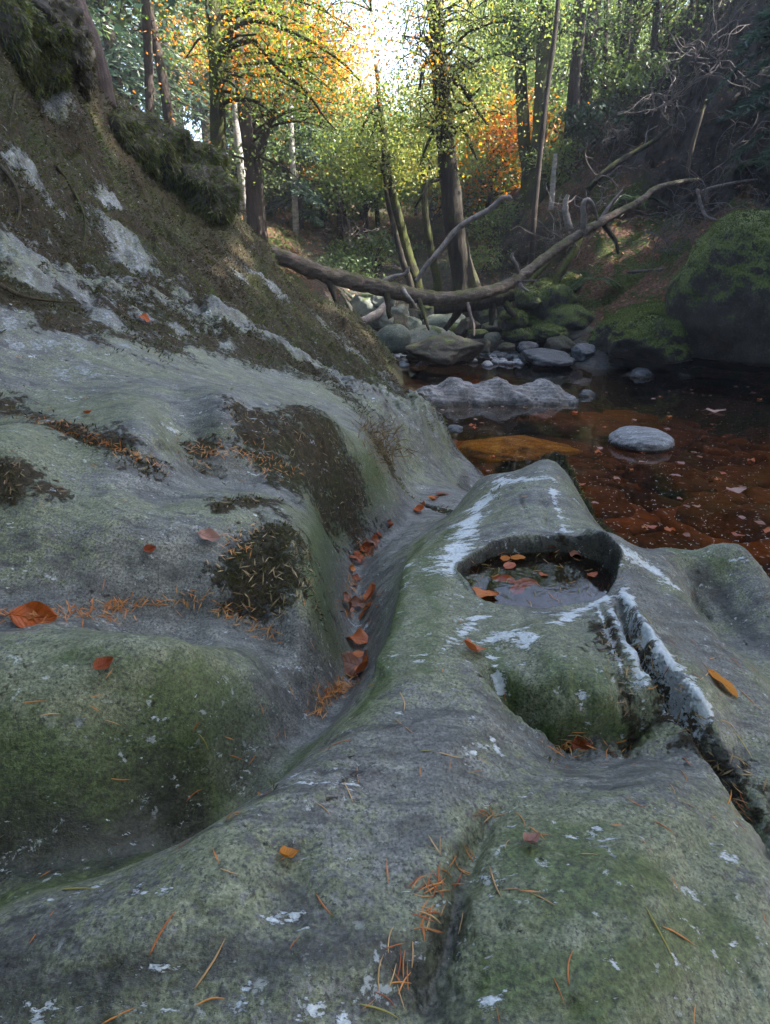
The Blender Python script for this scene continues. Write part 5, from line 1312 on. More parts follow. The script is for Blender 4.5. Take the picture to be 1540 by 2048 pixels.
for a in [
    (748, 1190, 50, 1.0, 'rust', 1, 'dark red curled beech leaf leaning on the right wall of the channel'),
    (733, 1225, 38, .1, 'orange', 0, 'bright orange leaf lying just below the dark red curled one'),
    (688, 1207, 40, 2.8, 'brown', 4, 'pale crumpled brown leaf on the left side of the channel'),
    (714, 1213, 34, .4, 'brown', 2, 'small crumpled brown leaf right beside the pale one in the channel'),
    (716, 1290, 52, -.4, 'rust', 2, 'flat red-brown leaf topping the lower leaf heap in the channel'),
    (716, 1316, 40, .3, 'orange', 0, 'orange leaf showing between the two big brown leaves of the lower heap'),
    (704, 1338, 66, 3.0, 'brown', 4, 'large crumpled brown leaf above the needle heap in the channel'),
    (738, 1334, 48, .6, 'rust', 3, 'torn rust leaf right of the large crumpled brown leaf'),
    (943, 1306, 46, .25, 'rust', 3, 'heart shaped rust-red leaf lodged beside the brow below the pothole'),
    (1441, 1371, 56, -.9, 'amber', 0, 'glossy amber leaf alone on the slab right of the white vein'),
    (1170, 1492, 40, -.5, 'rust', 2, 'rust leaf lying among needles in the hollow under the brow'),
    (416, 1077, 40, 0.1, 'pink', 1, 'pinkish brown curled leaf alone on the grey slab'),
    (70, 1237, 66, .1, 'orange', 1, 'long orange leaf in the needle-filled crease at the left edge'),
    (209, 1332, 34, .8, 'rust', 3, 'small dark red folded leaf on top of the green lobe'),
    (288, 641, 20, .2, 'orange', 2, 'tiny bright orange leaf on the mossy bank'),
    (178, 830, 18, 1.2, 'orange', 3, 'tiny curled orange leaf in the dark crease near the left edge'),
    (574, 1720, 34, .5, 'amber', 3, 'small folded amber leaf low in the foreground, left of the crack'),
    (1062, 1690, 34, .6, 'pink', 3, 'pale folded leaf on the green swelling in the foreground'),
    (300, 1100, 22, .5, 'rust', 3, 'little rust leaf along the line of needles on the grey slab'),
]: lay_leaf(*a)
for k, (px, py, s, mt) in enumerate([(884, 990, 26, 'rust'), (864, 1000, 22, 'orange'), (850, 1010, 20, 'orange'), (836, 1023, 24, 'orange'), (776, 1049, 18, 'rust'), (757, 1070, 20, 'rust'), (748, 1080, 24, 'rust'), (740, 1090, 26, 'brown'), (728, 1100, 26, 'rust'),
                                   (736, 1106, 24, 'brown'), (716, 1112, 26, 'rust'), (722, 1122, 20, 'brown'), (708, 1122, 26, 'rust'), (700, 1140, 18, 'orange'), (712, 1160, 18, 'rust'), (870, 996, 18, 'rust'), (708, 1172, 16, 'brown')]):
    lay_leaf(px, py, s, k * 1.3, mt, k % 5, 'small curled leaf in the ribbon of leaves up the narrow upper channel', 'leaves in the upper channel', lift=.003, tilt=(.3 * math.sin(k), .2))
UPV = Vector((0, 0, 1))
def on_plane(px, py, z): return at(px, py, z=z)
for px, py, s, ang, mt, var, lab in [
    (998, 1103, 48, .2, 'orange', 0, 'broad orange leaf floating at the back left of the pothole'), (1040, 1098, 32, -.3, 'orange', 5, 'orange leaf floating against the back wall of the pothole'), (1011, 1117, 24, 1.0, 'orange', 0, 'small orange leaf floating in front of the broad one in the pothole'),
    (1036, 1116, 28, .1, 'orange', 0, 'round orange leaf floating near the middle of the pothole leaf patch'), (1103, 1098, 34, .2, 'rust', 2, 'curled rust leaf floating alone at the back of the pothole'), (968, 1189, 52, -.35, 'orange', 5, 'long orange leaf stranded at the front left rim of the pothole'),
    (1087, 1150, 18, -.6, 'orange', 5, 'tiny orange leaf floating in the middle of the pothole'), (1020, 1132, 30, .8, 'rust', 0, 'dark rust leaf floating just in front of the round orange one in the pothole'), (1150, 1110, 26, -.8, 'brown', 4, 'brown leaf floating at the right back of the pothole'), (1185, 1150, 24, .5, 'rust', 5, 'small rust leaf stranded at the right side of the pothole')]:
    lay_leaf(px, py, s, ang, mt, var, lab, p=on_plane(px, py, POT_Z + .001), n=UPV, lift=.0)
for px, py, s, ang, lab in [(1052, 1168, 46, .3, 'blood-red leaf lying under water at the right of the pothole pair'), (1008, 1160, 44, -.5, 'blood-red leaf lying under water at the left of the pothole pair'), (1035, 1180, 36, 1.1, 'dark red leaf under water near the front of the pothole')]:
    lay_leaf(px, py, s, ang, 'dead', 0, lab, p=on_plane(px, py, POT_Z - .012), n=UPV, lift=0)
rg = np.random.default_rng(12)
def free_water(p):
    z, n, i, t = ROCKBVH.ray_cast(p + Vector((0, 0, 3)), Vector((0, 0, -1)))
    return not (z is not None and z.z > -.01)
nfl = 0
while nfl < 75:
    px, py = rg.uniform(880, 1540), 770 + 400 * rg.random() ** 1.3
    p = on_plane(px, py, .0015)
    if not free_water(p): continue
    h, _ = hit(px, py)
    if h is not None and (h - Vector((0, 0, 1))).length < (p - Vector((0, 0, 1))).length: continue
    L = rg.uniform(.022, .05); s = L * FPX / (p - Vector((0, 0, 1))).length
    lay_leaf(px, py, s, rg.uniform(0, 6.3), ['brown', 'rust', 'pink', 'brown', 'orange'][nfl % 5], [0, 5, 0, 5, 4][nfl % 5], 'small brown leaf floating on the dark pool', 'leaves floating on the pool', p=p, n=UPV, lift=0, name='floating_leaf'); nfl += 1
lay_leaf(1472, 983, 36, .2, 'pink', 5, 'pale pinkish leaf floating on the dark pool near the right edge', p=on_plane(1472, 983, .0015), n=UPV, name='floating_leaf')
lay_leaf(1431, 824, 30, -.2, 'pink', 5, 'pale narrow leaf floating far out to the right of the oval stone', p=on_plane(1431, 824, .0015), n=UPV, name='floating_leaf')

# ------------------------------------------------------------------ conifer needles
def needlemat(name, a, b):
    m = M(name)
    c = m.ramp(m.add(m.mul(m.objrand(), .7), m.mul(m.noise(30, 3, .6), .3)), [(.15, a), (.85, b)])
    return m.done(m.bsdf(c, .38, None, .5))
NM = [needlemat('orange needle', (.36, .10, .018), (.60, .25, .06)), needlemat('tan needle', (.34, .17, .06), (.55, .36, .17)), needlemat('rust needle', (.22, .05, .015), (.40, .11, .03)), needlemat('olive needle', (.22, .20, .03), (.42, .36, .10))]
NMESH = []
for s, (bd, tw) in enumerate([(.02, 0), (.08, .02), (-.06, .03), (.14, -.02)]):
    P = [(-.5, 0, 0), (-.2, bd * .8, tw), (.15, bd, 0), (.5, 0, tw)]
    V, F = tube(P, [.022, .046, .046, .040, .010], 6, 12, 0, 0); V[:, 2] = V[:, 2] * .6
    NMESH.append([mesh_np('pine_needle', V, F, mt, link=False).data for mt in NM])
def needle(a, b, var, mt, label, group, n=None, wide=1.0):
    a, b = Vector(a), Vector(b); d = b - a; L = d.length
    if L < 1e-4 or L > .2: return
    n = Vector(n) if n is not None else UPV
    t = d.normalized(); n = (n - t * n.dot(t)).normalized(); bb = n.cross(t)
    o = bpy.data.objects.new('pine_needle', NMESH[var % 4][mt % 4]); COL.objects.link(o)
    Wd = min(L, .03) * wide * .66
    o.matrix_world = Matrix.Translation((a + b) / 2 + n * .0011) @ Matrix((t, bb, n)).transposed().to_4x4() @ Matrix.Diagonal((L, Wd, Wd, 1))
    tag(o, label, 'needle', group)
NCOUNT = 0
def needle_px(x1, y1, x2, y2, mt, label, group, var=0):
    global NCOUNT
    p, n = hit(x1, y1); q, n2 = hit(x2, y2)
    if p is None or q is None or (p - q).length > .12: return
    needle(p, q, var, mt, label, group, (n + n2)); NCOUNT += 1
LOOSE = ('stray conifer needle lying alone on the bare foreground rock', 'stray needles on the foreground rock')
for k, (x1, y1, x2, y2, mt) in enumerate([
    (60, 1888, 110, 1822, 0), (300, 1910, 352, 1822, 0), (390, 1978, 450, 1880, 1), (392, 2012, 450, 1998, 0), (205, 2048, 270, 2016, 0), (117, 1782, 190, 1780, 3), (440, 1738, 480, 1750, 1), (312, 1697, 342, 1694, 0), (48, 1406, 94, 1402, 0), (80, 1432, 122, 1428, 1),
    (222, 1557, 262, 1558, 0), (372, 1603, 404, 1578, 0), (458, 1510, 486, 1520, 0), (397, 1468, 416, 1500, 3), (634, 1790, 666, 1832, 0), (664, 1492, 702, 1482, 0), (688, 1566, 706, 1606, 1), (634, 1608, 660, 1630, 1), (714, 1536, 718, 1570, 1), (800, 1386, 808, 1424, 1),
    (790, 1440, 826, 1468, 1), (840, 1503, 874, 1506, 3), (878, 1506, 925, 1517, 1), (955, 1518, 976, 1528, 0), (900, 1525, 898, 1545, 0), (935, 1545, 958, 1552, 3), (1010, 1385, 1013, 1410, 0), (1163, 1415, 1167, 1427, 0), (1095, 1492, 1130, 1515, 0), (1205, 1530, 1228, 1528, 0),
    (980, 1735, 1004, 1798, 1), (1003, 1782, 1050, 1784, 1), (1068, 1790, 1110, 1812, 1), (1058, 1655, 1090, 1682, 0), (1074, 1670, 1100, 1670, 0), (1030, 1625, 1050, 1655, 1), (1282, 1678, 1304, 1706, 0), (1305, 1642, 1350, 1670, 0), (1254, 1598, 1292, 1618, 0), (1162, 1710, 1196, 1712, 1),
    (1290, 1815, 1348, 1924, 3), (1325, 1855, 1388, 1892, 0), (1320, 1805, 1345, 1840, 3), (1138, 1970, 1146, 1902, 0), (1106, 1955, 1128, 2008, 0), (1386, 2048, 1390, 2008, 0), (1524, 1822, 1532, 1850, 0), (1500, 1620, 1480, 1580, 2), (1424, 1634, 1480, 1650, 0), (1365, 1605, 1392, 1618, 1),
    (1455, 1610, 1462, 1580, 0), (1360, 1540, 1372, 1565, 1), (1366, 1515, 1384, 1535, 0), (1340, 1570, 1350, 1590, 1), (1400, 1360, 1420, 1340, 1), (1440, 1440, 1470, 1458, 1), (1400, 1445, 1425, 1470, 1), (1465, 1460, 1505, 1520, 3), (1480, 1380, 1520, 1420, 0), (1380, 1180, 1390, 1200, 0), (1500, 1330, 1520, 1350, 0),
    (720, 2010, 800, 2040, 3), (725, 2018, 750, 1998, 0), (750, 1985, 790, 2015, 2), (1000, 2048, 994, 2015, 0), (560, 1722, 592, 1708, 0), (650, 1500, 640, 1475, 1), (455, 1640, 480, 1630, 1), (210, 1440, 240, 1450, 1), (580, 1900, 600, 1875, 0), (850, 1690, 870, 1700, 3), (1010, 1700, 1020, 1680, 1)]):
    needle_px(x1, y1, x2, y2, mt, *LOOSE, var=k)
def scatter(cx, cy_, sx, sy, n, label, group, L=(26, 44), seed=0, ang=None, lo=None, rot=0.0):
    rg = np.random.default_rng(seed)
    for k in range(n):
        a_, b_ = rg.normal() * sx, rg.normal() * sy
        px = cx + a_ * math.cos(rot) - b_ * math.sin(rot); py = cy_ + a_ * math.sin(rot) + b_ * math.cos(rot)
        p, n_ = hit(px, py)
        if p is None: continue
        an = rg.uniform(0, 6.28) if ang is None else ang + rg.normal() * .6
        fr = frame(n_, an)
        d = Vector((fr[0][0], fr[1][0], fr[2][0])) * rg.uniform(.008, .012)
        up = Vector(n_) * rg.uniform(0, .006) * (1 if n > 18 else .3)
        needle(p - d + up, p + d + up * rg.uniform(0, 1), k, int(rg.choice([0, 0, 0, 1, 1, 2])), label, group, n_)
NL1 = ('orange needle in the heap below the brown leaves of the channel', 'needle heap in the channel')
scatter(672, 1378, 22, 9, 30, *NL1, seed=1, rot=-.35); scatter(630, 1420, 18, 9, 9, *NL1, seed=2, rot=-.6)
NL2 = ('orange needle in the drift packed along the crease at left', 'needle drift in the left crease')
for cx, cy_, sx, n in [(90, 1232, 70, 20), (190, 1212, 40, 9), (300, 1205, 60, 8), (450, 1225, 40, 9), (525, 1260, 22, 9)]: scatter(cx, cy_, sx, 6, n, *NL2, seed=cx)
NL3 = ('rusty needle in the tuft lying in the hollow under the brow', 'needle tuft under the brow')
scatter(1150, 1492, 24, 10, 18, *NL3, seed=5); scatter(1215, 1488, 36, 14, 10, *NL3, seed=6)
NL4 = ('orange needle in the bundle caught beside the foreground crack', 'needles along the foreground crack')
scatter(882, 1775, 22, 16, 16, *NL4, seed=7); scatter(905, 1720, 22, 22, 9, *NL4, seed=8); scatter(865, 1835, 24, 14, 11, *NL4, seed=9, ang=.7); scatter(985, 1632, 18, 4, 6, *NL4, seed=10, ang=0.1); scatter(800, 1940, 22, 40, 11, *NL4, seed=11, ang=1.2); scatter(1480, 1625, 10, 26, 8, *NL4, seed=12, ang=1.9)
NL5 = ('needle mixed among the leaves of the upper channel', 'needles in the upper channel')
scatter(700, 1165, 10, 24, 10, *NL5, seed=13); scatter(712, 1240, 16, 14, 6, *NL5, seed=14)
NL6 = ('needle lying on the sloping slab right of the white vein', 'needles right of the white vein')
scatter(1420, 1350, 50, 40, 10, *NL6, seed=15); scatter(1300, 1330, 30, 40, 6, *NL6, seed=17)
rg = np.random.default_rng(44)
for k in range(28):
    a = rg.uniform(0, 6.28); r = math.sqrt(rg.uniform(.05, 1)) * .88
    R = np.interp(a if a < math.pi else a - 2 * math.pi, np.concatenate([_pa - 2 * np.pi, _pa, _pa + 2 * np.pi]), np.tile(_pr, 3))
    c = Vector((PC[0] + math.cos(a) * R * r, PC[1] + math.sin(a) * R * r, POT_Z + .0002)); b = rg.uniform(0, 6.28); d = Vector((math.cos(b), math.sin(b), 0)) * .0105
    needle(c - d, c + d, k, int(rg.choice([0, 1, 1, 3])), 'thin needle floating on the water of the pothole', 'needles floating in the pothole')

# ------------------------------------------------------------------ uncountable litter and moss
def face_sample(V, F, wt, n, rg):
    a, b, c = V[F[:, 0]], V[F[:, 1]], V[F[:, 2]]
    ar = np.linalg.norm(np.cross(b - a, c - a), axis=1)
    w = ar * wt; cs = np.cumsum(w); cs /= cs[-1]
    k = np.searchsorted(cs, rg.random(n)); k = np.minimum(k, len(F) - 1)
    s, t = rg.random((n, 1)), rg.random((n, 1))
    d = V[F[k, -1]] if F.shape[1] == 4 else c[k]
    P = a[k] * (1 - s) * (1 - t) + b[k] * s * (1 - t) + c[k] * s * t + d * (1 - s) * t
    N = unit(np.cross(b[k] - a[k], c[k] - a[k]))
    return P, N * np.where(N[:, 2:3] < 0, -1, 1)
def hairs(name, P, N, L, W, mat, rg, droop=.35, lay=.5):
    n = len(P)
    T = unit(N + rg.normal(size=(n, 3)) * lay + np.array([0, 0, -droop]))
    B = unit(np.cross(T, rg.normal(size=(n, 3))))
    Ln = L * rg.uniform(.5, 1.3, n)
    bag = Bag(); quads(bag, P + T * (Ln * .45)[:, None], T, B, Ln, W * rg.uniform(.7, 1.3, n))
    o = bag.build(name, LM[mat], smooth=False); tag(o, kind='stuff'); return o
LM['needle'] = leafmat('heaped needles', [(.1, (.26, .065, .014)), (.5, (.48, .17, .035)), (.9, (.56, .32, .12))], .15)
rg = np.random.default_rng(77)
fm = mossy[RF].mean(1) - .75 * lich[RF].mean(1)
cen = RV[RF].mean(1); dd = np.linalg.norm(cen - np.array([0, 0, 1]), axis=1)
nz3 = fbm(cen * 9, 3, 13)
wt = sstep(.45, .75, fm + nz3 * .9) / dd ** 1.6 * (cen[:, 1] > .4) * (cen[:, 2] > .12)
big_ = fbm(cen * 1.1, 3, 19)
P, N = face_sample(RV, RF, wt * sstep(-.1, .15, big_), 70000, rg); s_ = np.linalg.norm(P - [0, 0, 1], axis=1)
hairs('moss', P, N, .007 + .004 * s_, .0014 + .0011 * s_, 'mosshair', rg)
P, N = face_sample(RV, RF, wt * sstep(.15, -.1, big_) * sstep(1.5, 3.0, dd), 50000, rg); s_ = np.linalg.norm(P - [0, 0, 1], axis=1)
hairs('moss', P, N, .007 + .004 * s_, .0014 + .0011 * s_, 'mossgreen', rg)
def flat_litter(name, P, N, L, W, mat, rg, tilt=.25, lift=.002):
    n = len(P)
    N = unit(N + rg.normal(size=(n, 3)) * tilt); T = unit(np.cross(N, rg.normal(size=(n, 3)))); B = np.cross(N, T)
    bag = Bag(); Ln = L * rg.uniform(.6, 1.3, n); quads(bag, P + N * lift, T, B, Ln, W * rg.uniform(.8, 1.2, n))
    o = bag.build(name, LM[mat], smooth=False); tag(o, kind='stuff'); return o
P, N = face_sample(RV, RF, (fm + nz3 * .5 > .4) / dd ** 1.8 * (cen[:, 1] > .6) * (cen[:, 2] > .1) * sstep(5.5, 2.2, dd), 5200, rg)
flat_litter('needle_litter', P, N, .020, .0026, 'straw', rg, .3, .005)
sm = (fm < .35) * (nz3 > .02) / dd ** 1.6 * (dd > .45) * (cen[:, 2] > .15)
P, N = face_sample(RV, RF, sm, 620, rg)
flat_litter('needle_litter', P, N, .020, .0019, 'needle', rg, .1, .002)
hp = []
for (cx, cy_, sx, sy, rot, n_) in [(672, 1378, 24, 9, -.35, 130), (640, 1412, 20, 8, -.6, 30), (90, 1233, 80, 7, 0, 90), (200, 1212, 60, 5, -.1, 50), (330, 1204, 60, 5, 0, 24), (470, 1232, 50, 8, .5, 40), (1150, 1492, 24, 10, 0, 30), (700, 1160, 9, 26, .2, 70), (728, 1100, 12, 16, .4, 50), (712, 1215, 24, 14, 0, 50), (250, 905, 40, 6, .4, 60), (120, 855, 50, 8, .3, 70), (420, 905, 40, 10, .1, 60), (540, 930, 40, 14, .5, 60), (480, 1090, 30, 14, -.4, 30), (960, 1160, 12, 20, -.5, 16), (1180, 1180, 40, 8, -.2, 20)]:
    for _ in range(n_):
        a_, b_ = rg.normal() * sx, rg.normal() * sy
        p, n1_ = hit(cx + a_ * math.cos(rot) - b_ * math.sin(rot), cy_ + a_ * math.sin(rot) + b_ * math.cos(rot))
        if p is not None: hp.append((*p, *n1_))
hp = np.array(hp)
flat_litter('needle_litter', hp[:, :3] + hp[:, 3:] * rg.uniform(0, .007, (len(hp), 1)), hp[:, 3:], .020, .0022, 'needle', rg, .3, .002)
# specks drifting on the pool
n = 0; Q = []
while n < 1900:
    px, py = rg.uniform(860, 1560), 735 + 420 * rg.random()
    p = at(px, py, z=.0012)
    if free_water(p): Q.append(p); n += 1
Q = np.array(Q); bag = Bag(); N = np.tile([0, 0, 1.0], (len(Q), 1)); T = unit(np.cross(N, rg.normal(size=Q.shape))); quads(bag, Q, T, np.cross(N, T), rg.uniform(.006, .020, len(Q)), rg.uniform(.0025, .0045, len(Q)))
mw = M('floating needle'); mwm = mw.done(mw.bsdf(mw.ramp(mw.island, [(0, (.25, .18, .10)), (.6, (.50, .42, .30)), (1, (.62, .58, .48))]), .6))
tag(bag.build('floating_debris', mwm, smooth=False), kind='stuff')
# leaf litter and moss of the right bank and the forest floor
hc = H3[HF].mean(1); hd = np.linalg.norm(hc - [0, 0, 1], axis=1)
ln_ = fbm(hc * 1.4, 3, 33)
HN = np.cross(H3[HF[:, 1]] - H3[HF[:, 0]], H3[HF[:, 3]] - H3[HF[:, 0]]); HN /= np.linalg.norm(HN, axis=1)[:, None] + 1e-12
upn = np.abs(HN[:, 2])
vis = (hd < 26) / hd ** 1.5 * sstep(.35, .6, hc[:, 2])
P, N = face_sample(H3, HF, vis * sstep(.45, .75, upn) * sstep(-.25, .1, ln_), 26000, rg); N = N * np.sign(N[:, 2:3])
flat_litter('leaf_litter', P, N, .055, .034, 'litter', rg, .45, .012)
P, N = face_sample(H3, HF, vis * sstep(.15, -.2, ln_) * (hd < 16), 45000, rg); N = N * np.sign(N[:, 2:3])
hairs('moss', P, N, .05, .010, 'mossgreen', rg, .3, .6)
# ------------------------------------------------------------------ shrubs, ferns, twigs and roots
def twigs(px, py, y, reach, n, label, seed, mat='twig', group=None, name='bare_shrub', cat='shrub', up=.3, r0=.012, spread=1.0, dirn=None):
    rg = np.random.default_rng(seed)
    o = np.array(at(px, py, y=y)); root = empty(name, tuple(o)); tag(root, label, cat, group)
    tb = Bag()
    for k in range(n):
        d = rg.normal(size=3) * np.array([1, .5, .7]) * spread + np.array([0, -.2, up])
        if dirn is not None: d = d * .6 + np.asarray(dirn)
        d /= np.linalg.norm(d); L = reach * rg.uniform(.5, 1.1)
        s = o + rg.normal(size=3) * reach * .12
        P = [s]; q = d.copy()
        for _ in range(5):
            q = q + rg.normal(size=3) * .42 + np.array([0, 0, -.10]); q /= np.linalg.norm(q); P.append(P[-1] + q * L / 5)
        V, F = tube(P, [r0, r0 * .7, r0 * .35], 5, 16, 0, 0, cap=False); tb.add(V, F)
        for _ in range(3):
            a = rg.integers(1, 5); e = q + rg.normal(size=3) * .9; e /= np.linalg.norm(e)
            m_ = P[a] + e * L * .16 + rg.normal(size=3) * .02
            V, F = tube([P[a], m_, m_ + (e + rg.normal(size=3) * .5) * L * .18], [r0 * .5, r0 * .2], 4, 8, 0, 0, cap=False); tb.add(V, F)
    tb.build('branch', BK[mat], parent=root); return root
def leafy(px, py, y, r, n, lm, size, label, seed, name='shrub', group=None, cat='shrub'):
    rg = np.random.default_rng(seed)
    c = np.array(at(px, py, y=y)); root = empty(name, tuple(c - [0, 0, r[2]])); tag(root, label, cat, group)
    S, C = blob_points(c, r, n, rg, 16, .10)
    bag = Bag(); leaf_cloud(bag, C, size, rg, .7, .42); tb = Bag()
    for s in S[:14]:
        V, F = tube(bough(c - np.array([0, -.2, r[2]]), s, rg, 0, .1), [.014, .008, .004], 5, 9, 0, 0, cap=False); tb.add(V, F)
    tb.build('branch', BK['dark'], parent=root); bag.build('leaves', LM[lm], smooth=False, parent=root); return root
def fern(px, py, y, R, n, label, seed, group=None, lm='fern', droop=.9):
    rg = np.random.default_rng(seed)
    o = np.array(at(px, py, y=y)); root = empty('fern', tuple(o)); tag(root, label, 'fern', group)
    for f in range(n):
        a = rg.uniform(0, 6.28); d = np.array([math.cos(a), math.sin(a) * .7 - .25, 0]); L = R * rg.uniform(.7, 1.15)
        t = np.linspace(0, 1, 26)[:, None]
        C = o + d * L * t + np.array([0, 0, 1]) * L * (.55 * t - droop * t ** 2)
        e = np.array([-d[1], d[0], 0]); e /= np.linalg.norm(e)
        bag = Bag()
        V, F = tube(C[::5], [.005, .002], 4, 10, 0, 0, cap=False); bag.add(V, F)
        for sd in (-1, 1):
            w = L * .26 * np.sin(np.pi * np.clip(t[:, 0] * .93 + .06, 0, 1)) ** .8
            T = unit(e * sd + d * .45 + np.array([0, 0, -.25]) + rg.normal(size=(26, 3)) * .06); N = np.tile([0, 0, 1.0], (26, 1)); B = unit(np.cross(N, T))
            quads(bag, C + T * (w * .5)[:, None], T, B, w, np.full(26, L * .05))
        bag.build('frond', LM[lm], smooth=False, parent=root)
    return root
# right bank
for a in [
    (1190, 560, 8.3, .34, 9, 'small dark fern on the mossy right bank above the stones', 1), (1262, 400, 9.6, .55, 11, 'big dark fern below the cliff, above the rising end of the log', 2),
    (1160, 545, 8.7, .28, 7, 'smaller fern just left of the dark fern on the mossy bank', 3), (1510, 330, 9.0, .5, 9, 'fern hanging from the dark cliff at the right edge', 4),
    (1180, 465, 9.8, .35, 7, 'fern in leaf litter right of the bleached hooked branch', 5)]: fern(*a)
leafy(1200, 240, 10.9, (.6, .5, .3), 1300, 'rhodo', .09, 'dark glossy evergreen shrub leaning from the bank below the sky gap', 21, 'evergreen_shrub')
leafy(1262, 150, 10.6, (.6, .5, .3), 1100, 'oak', .07, 'leafy green shrub on the skyline of the right bank', 22)
leafy(1110, 330, 11.6, (.5, .5, .35), 1500, 'lime', .08, 'light green bush at the foot of the straight trunks', 25)
leafy(1010, 450, 12.2, (.8, .6, .4), 1900, 'lime', .075, 'green undergrowth bush right of the ivied tree', 26)
leafy(965, 520, 11.2, (.5, .4, .28), 1200, 'lime', .065, 'low bush beside the foot of the ivied tree', 27)
leafy(745, 500, 12, (.8, .5, .35), 1700, 'lime', .075, 'low green bush across the stream behind the log', 28)
leafy(680, 540, 11, (.55, .5, .25), 1200, 'hem', .07, 'dark low bush at the left end of the stream behind the log', 29)
def spray(px, py, y, L, dirn, n, label, seed):
    rg = np.random.default_rng(seed); o = np.array(at(px, py, y=y)); root = empty('conifer_bough', tuple(o)); tag(root, label, 'branch', 'conifer boughs over the right cliff')
    tb = Bag(); bag = Bag()
    for k in range(n):
        d = np.asarray(dirn, float) + rg.normal(size=3) * .35; d /= np.linalg.norm(d)
        t = np.linspace(0, 1, 30)[:, None]; C = o + rg.normal(size=3) * .08 + d * L * rg.uniform(.6, 1.1) * t + np.array([0, 0, -1]) * L * .45 * t ** 2
        V, F = tube(C[::6], [.012, .004], 4, 10, 0, 0, cap=False); tb.add(V, F)
        e = unit(np.cross(np.tile(d, (1, 1)), [[0, 0, 1]]))[0]
        for _ in range(7):
            sd = np.where(rg.random(30) < .5, -1, 1)[:, None]
            T = unit(d * .8 + e * sd + np.array([0, 0, -.4]) + rg.normal(size=(30, 3)) * .3); B = unit(np.cross(T, rg.normal(size=(30, 3)) * .3 + [0, 0, 1]))
            quads(bag, C + T * .06, T, B, rg.uniform(.08, .18, 30), np.full(30, .022))
    tb.build('stem', BK['dark'], parent=root); bag.build('needles', LM['fir'], smooth=False, parent=root)
for k, (px, py, y, d) in enumerate([(1580, 70, 8.6, (-1, -.2, .1)), (1590, 150, 8.4, (-1, -.3, .15)), (1600, 260, 8.2, (-1, -.2, .1))]):
    spray(px, py, y, .9, d, 4, 'dark bluish conifer bough drooping over the shaded right cliff', 50 + k)
for k, (px, py, y, R, n, lab, up, r0) in enumerate([
    (1330, 470, 8.3, .75, 22, 'tangle of bare grey twigs on the bank above the mossy boulder', .2, .007), (1415, 400, 8.6, .7, 18, 'bare twigs sprawling round the tip of the fallen tree', .1, .008), (1235, 265, 10.4, .55, 26, 'nest of pale curling twigs under the evergreen shrub', -.2, .007),
    (1330, 215, 9.9, .9, 20, 'bare thicket on the dark cliff right of the evergreen shrub', .5, .009), (1420, 110, 9.6, .9, 22, 'bare twigs against the cliff top below the skyline', .4, .009), (1510, 430, 7.8, .6, 18, 'fine red-brown twigs behind the mossy boulder', .3, .006),
    (1040, 560, 8.4, .4, 14, 'small clutch of twigs beneath the bend of the log', .2, .006), (1110, 480, 9.2, .7, 14, 'bare saplings behind the middle of the rising log', .7, .009), (690, 470, 10.5, .7, 12, 'bare twigs behind the left half of the log', .5, .008),
    (1470, 300, 9.0, .8, 14, 'straggling bare twigs low on the cliff at the right', .1, .008), (1180, 390, 9.9, .9, 12, 'dead brushwood lying down the slope above the bleached hooked branch', -.1, .012)]):
    twigs(px, py, y, R, n, lab, 70 + k, up=up, r0=r0)
for k, (pts, w, mt, lab) in enumerate([
    ([(1140, 460, 9.0), (1132, 430, 9.0), (1131, 405, 9.0), (1136, 390, 9.0)], (16, 14, 12, 8), 'drift', 'upright pale snag behind the bend of the fallen log'),
    ([(1115, 640, 8.6), (1105, 590, 8.7), (1125, 540, 8.8), (1150, 500, 8.9), (1165, 470, 9.0)], (20, 18, 16, 13, 10), 'mossy', 'mossy trunk leaning up the bank behind the log bend'),
    ([(1175, 380, 9.6), (1215, 340, 9.6), (1260, 310, 9.7), (1310, 280, 9.7), (1350, 240, 9.8), (1352, 205, 9.8)], (12, 13, 12, 10, 8, 5), 'dark', 'dark crooked branch climbing the cliff to the right'),
    ([(1400, 385, 9.0), (1425, 375, 8.9), (1470, 365, 8.8), (1515, 358, 8.7)], (7, 6, 5, 3), 'drift', 'thin pale branch lying level beyond the tip of the fallen tree'),
    ([(1375, 350, 9.3), (1385, 290, 9.3), (1400, 240, 9.3), (1412, 200, 9.4)], (10, 9, 7, 5), 'root', 'brown root hanging down the dark cliff face'),
    ([(1030, 600, 8.8), (1090, 530, 9.1), (1140, 480, 9.5), (1200, 430, 9.8)], (13, 12, 10, 6), 'mossy', 'thin mossy fallen pole lying up the slope behind the log'),
    ([(1255, 545, 8.3), (1310, 540, 8.2), (1370, 535, 8.1)], (6, 5, 3), 'twig', 'thin grey stick lying level on the bank by the mossy boulder'),
    ([(1395, 380, 8.8), (1410, 430, 8.3), (1440, 445, 8.1), (1452, 470, 8.0), (1448, 480, 8.0)], (7, 6, 5, 4, 3), 'twig', 'curved grey stick arching over the bare twigs')]):
    o = limb(pts, w, mt, None, 'dead_branch', 8, seed=k, y=9.0); tag(o, lab, 'branch')
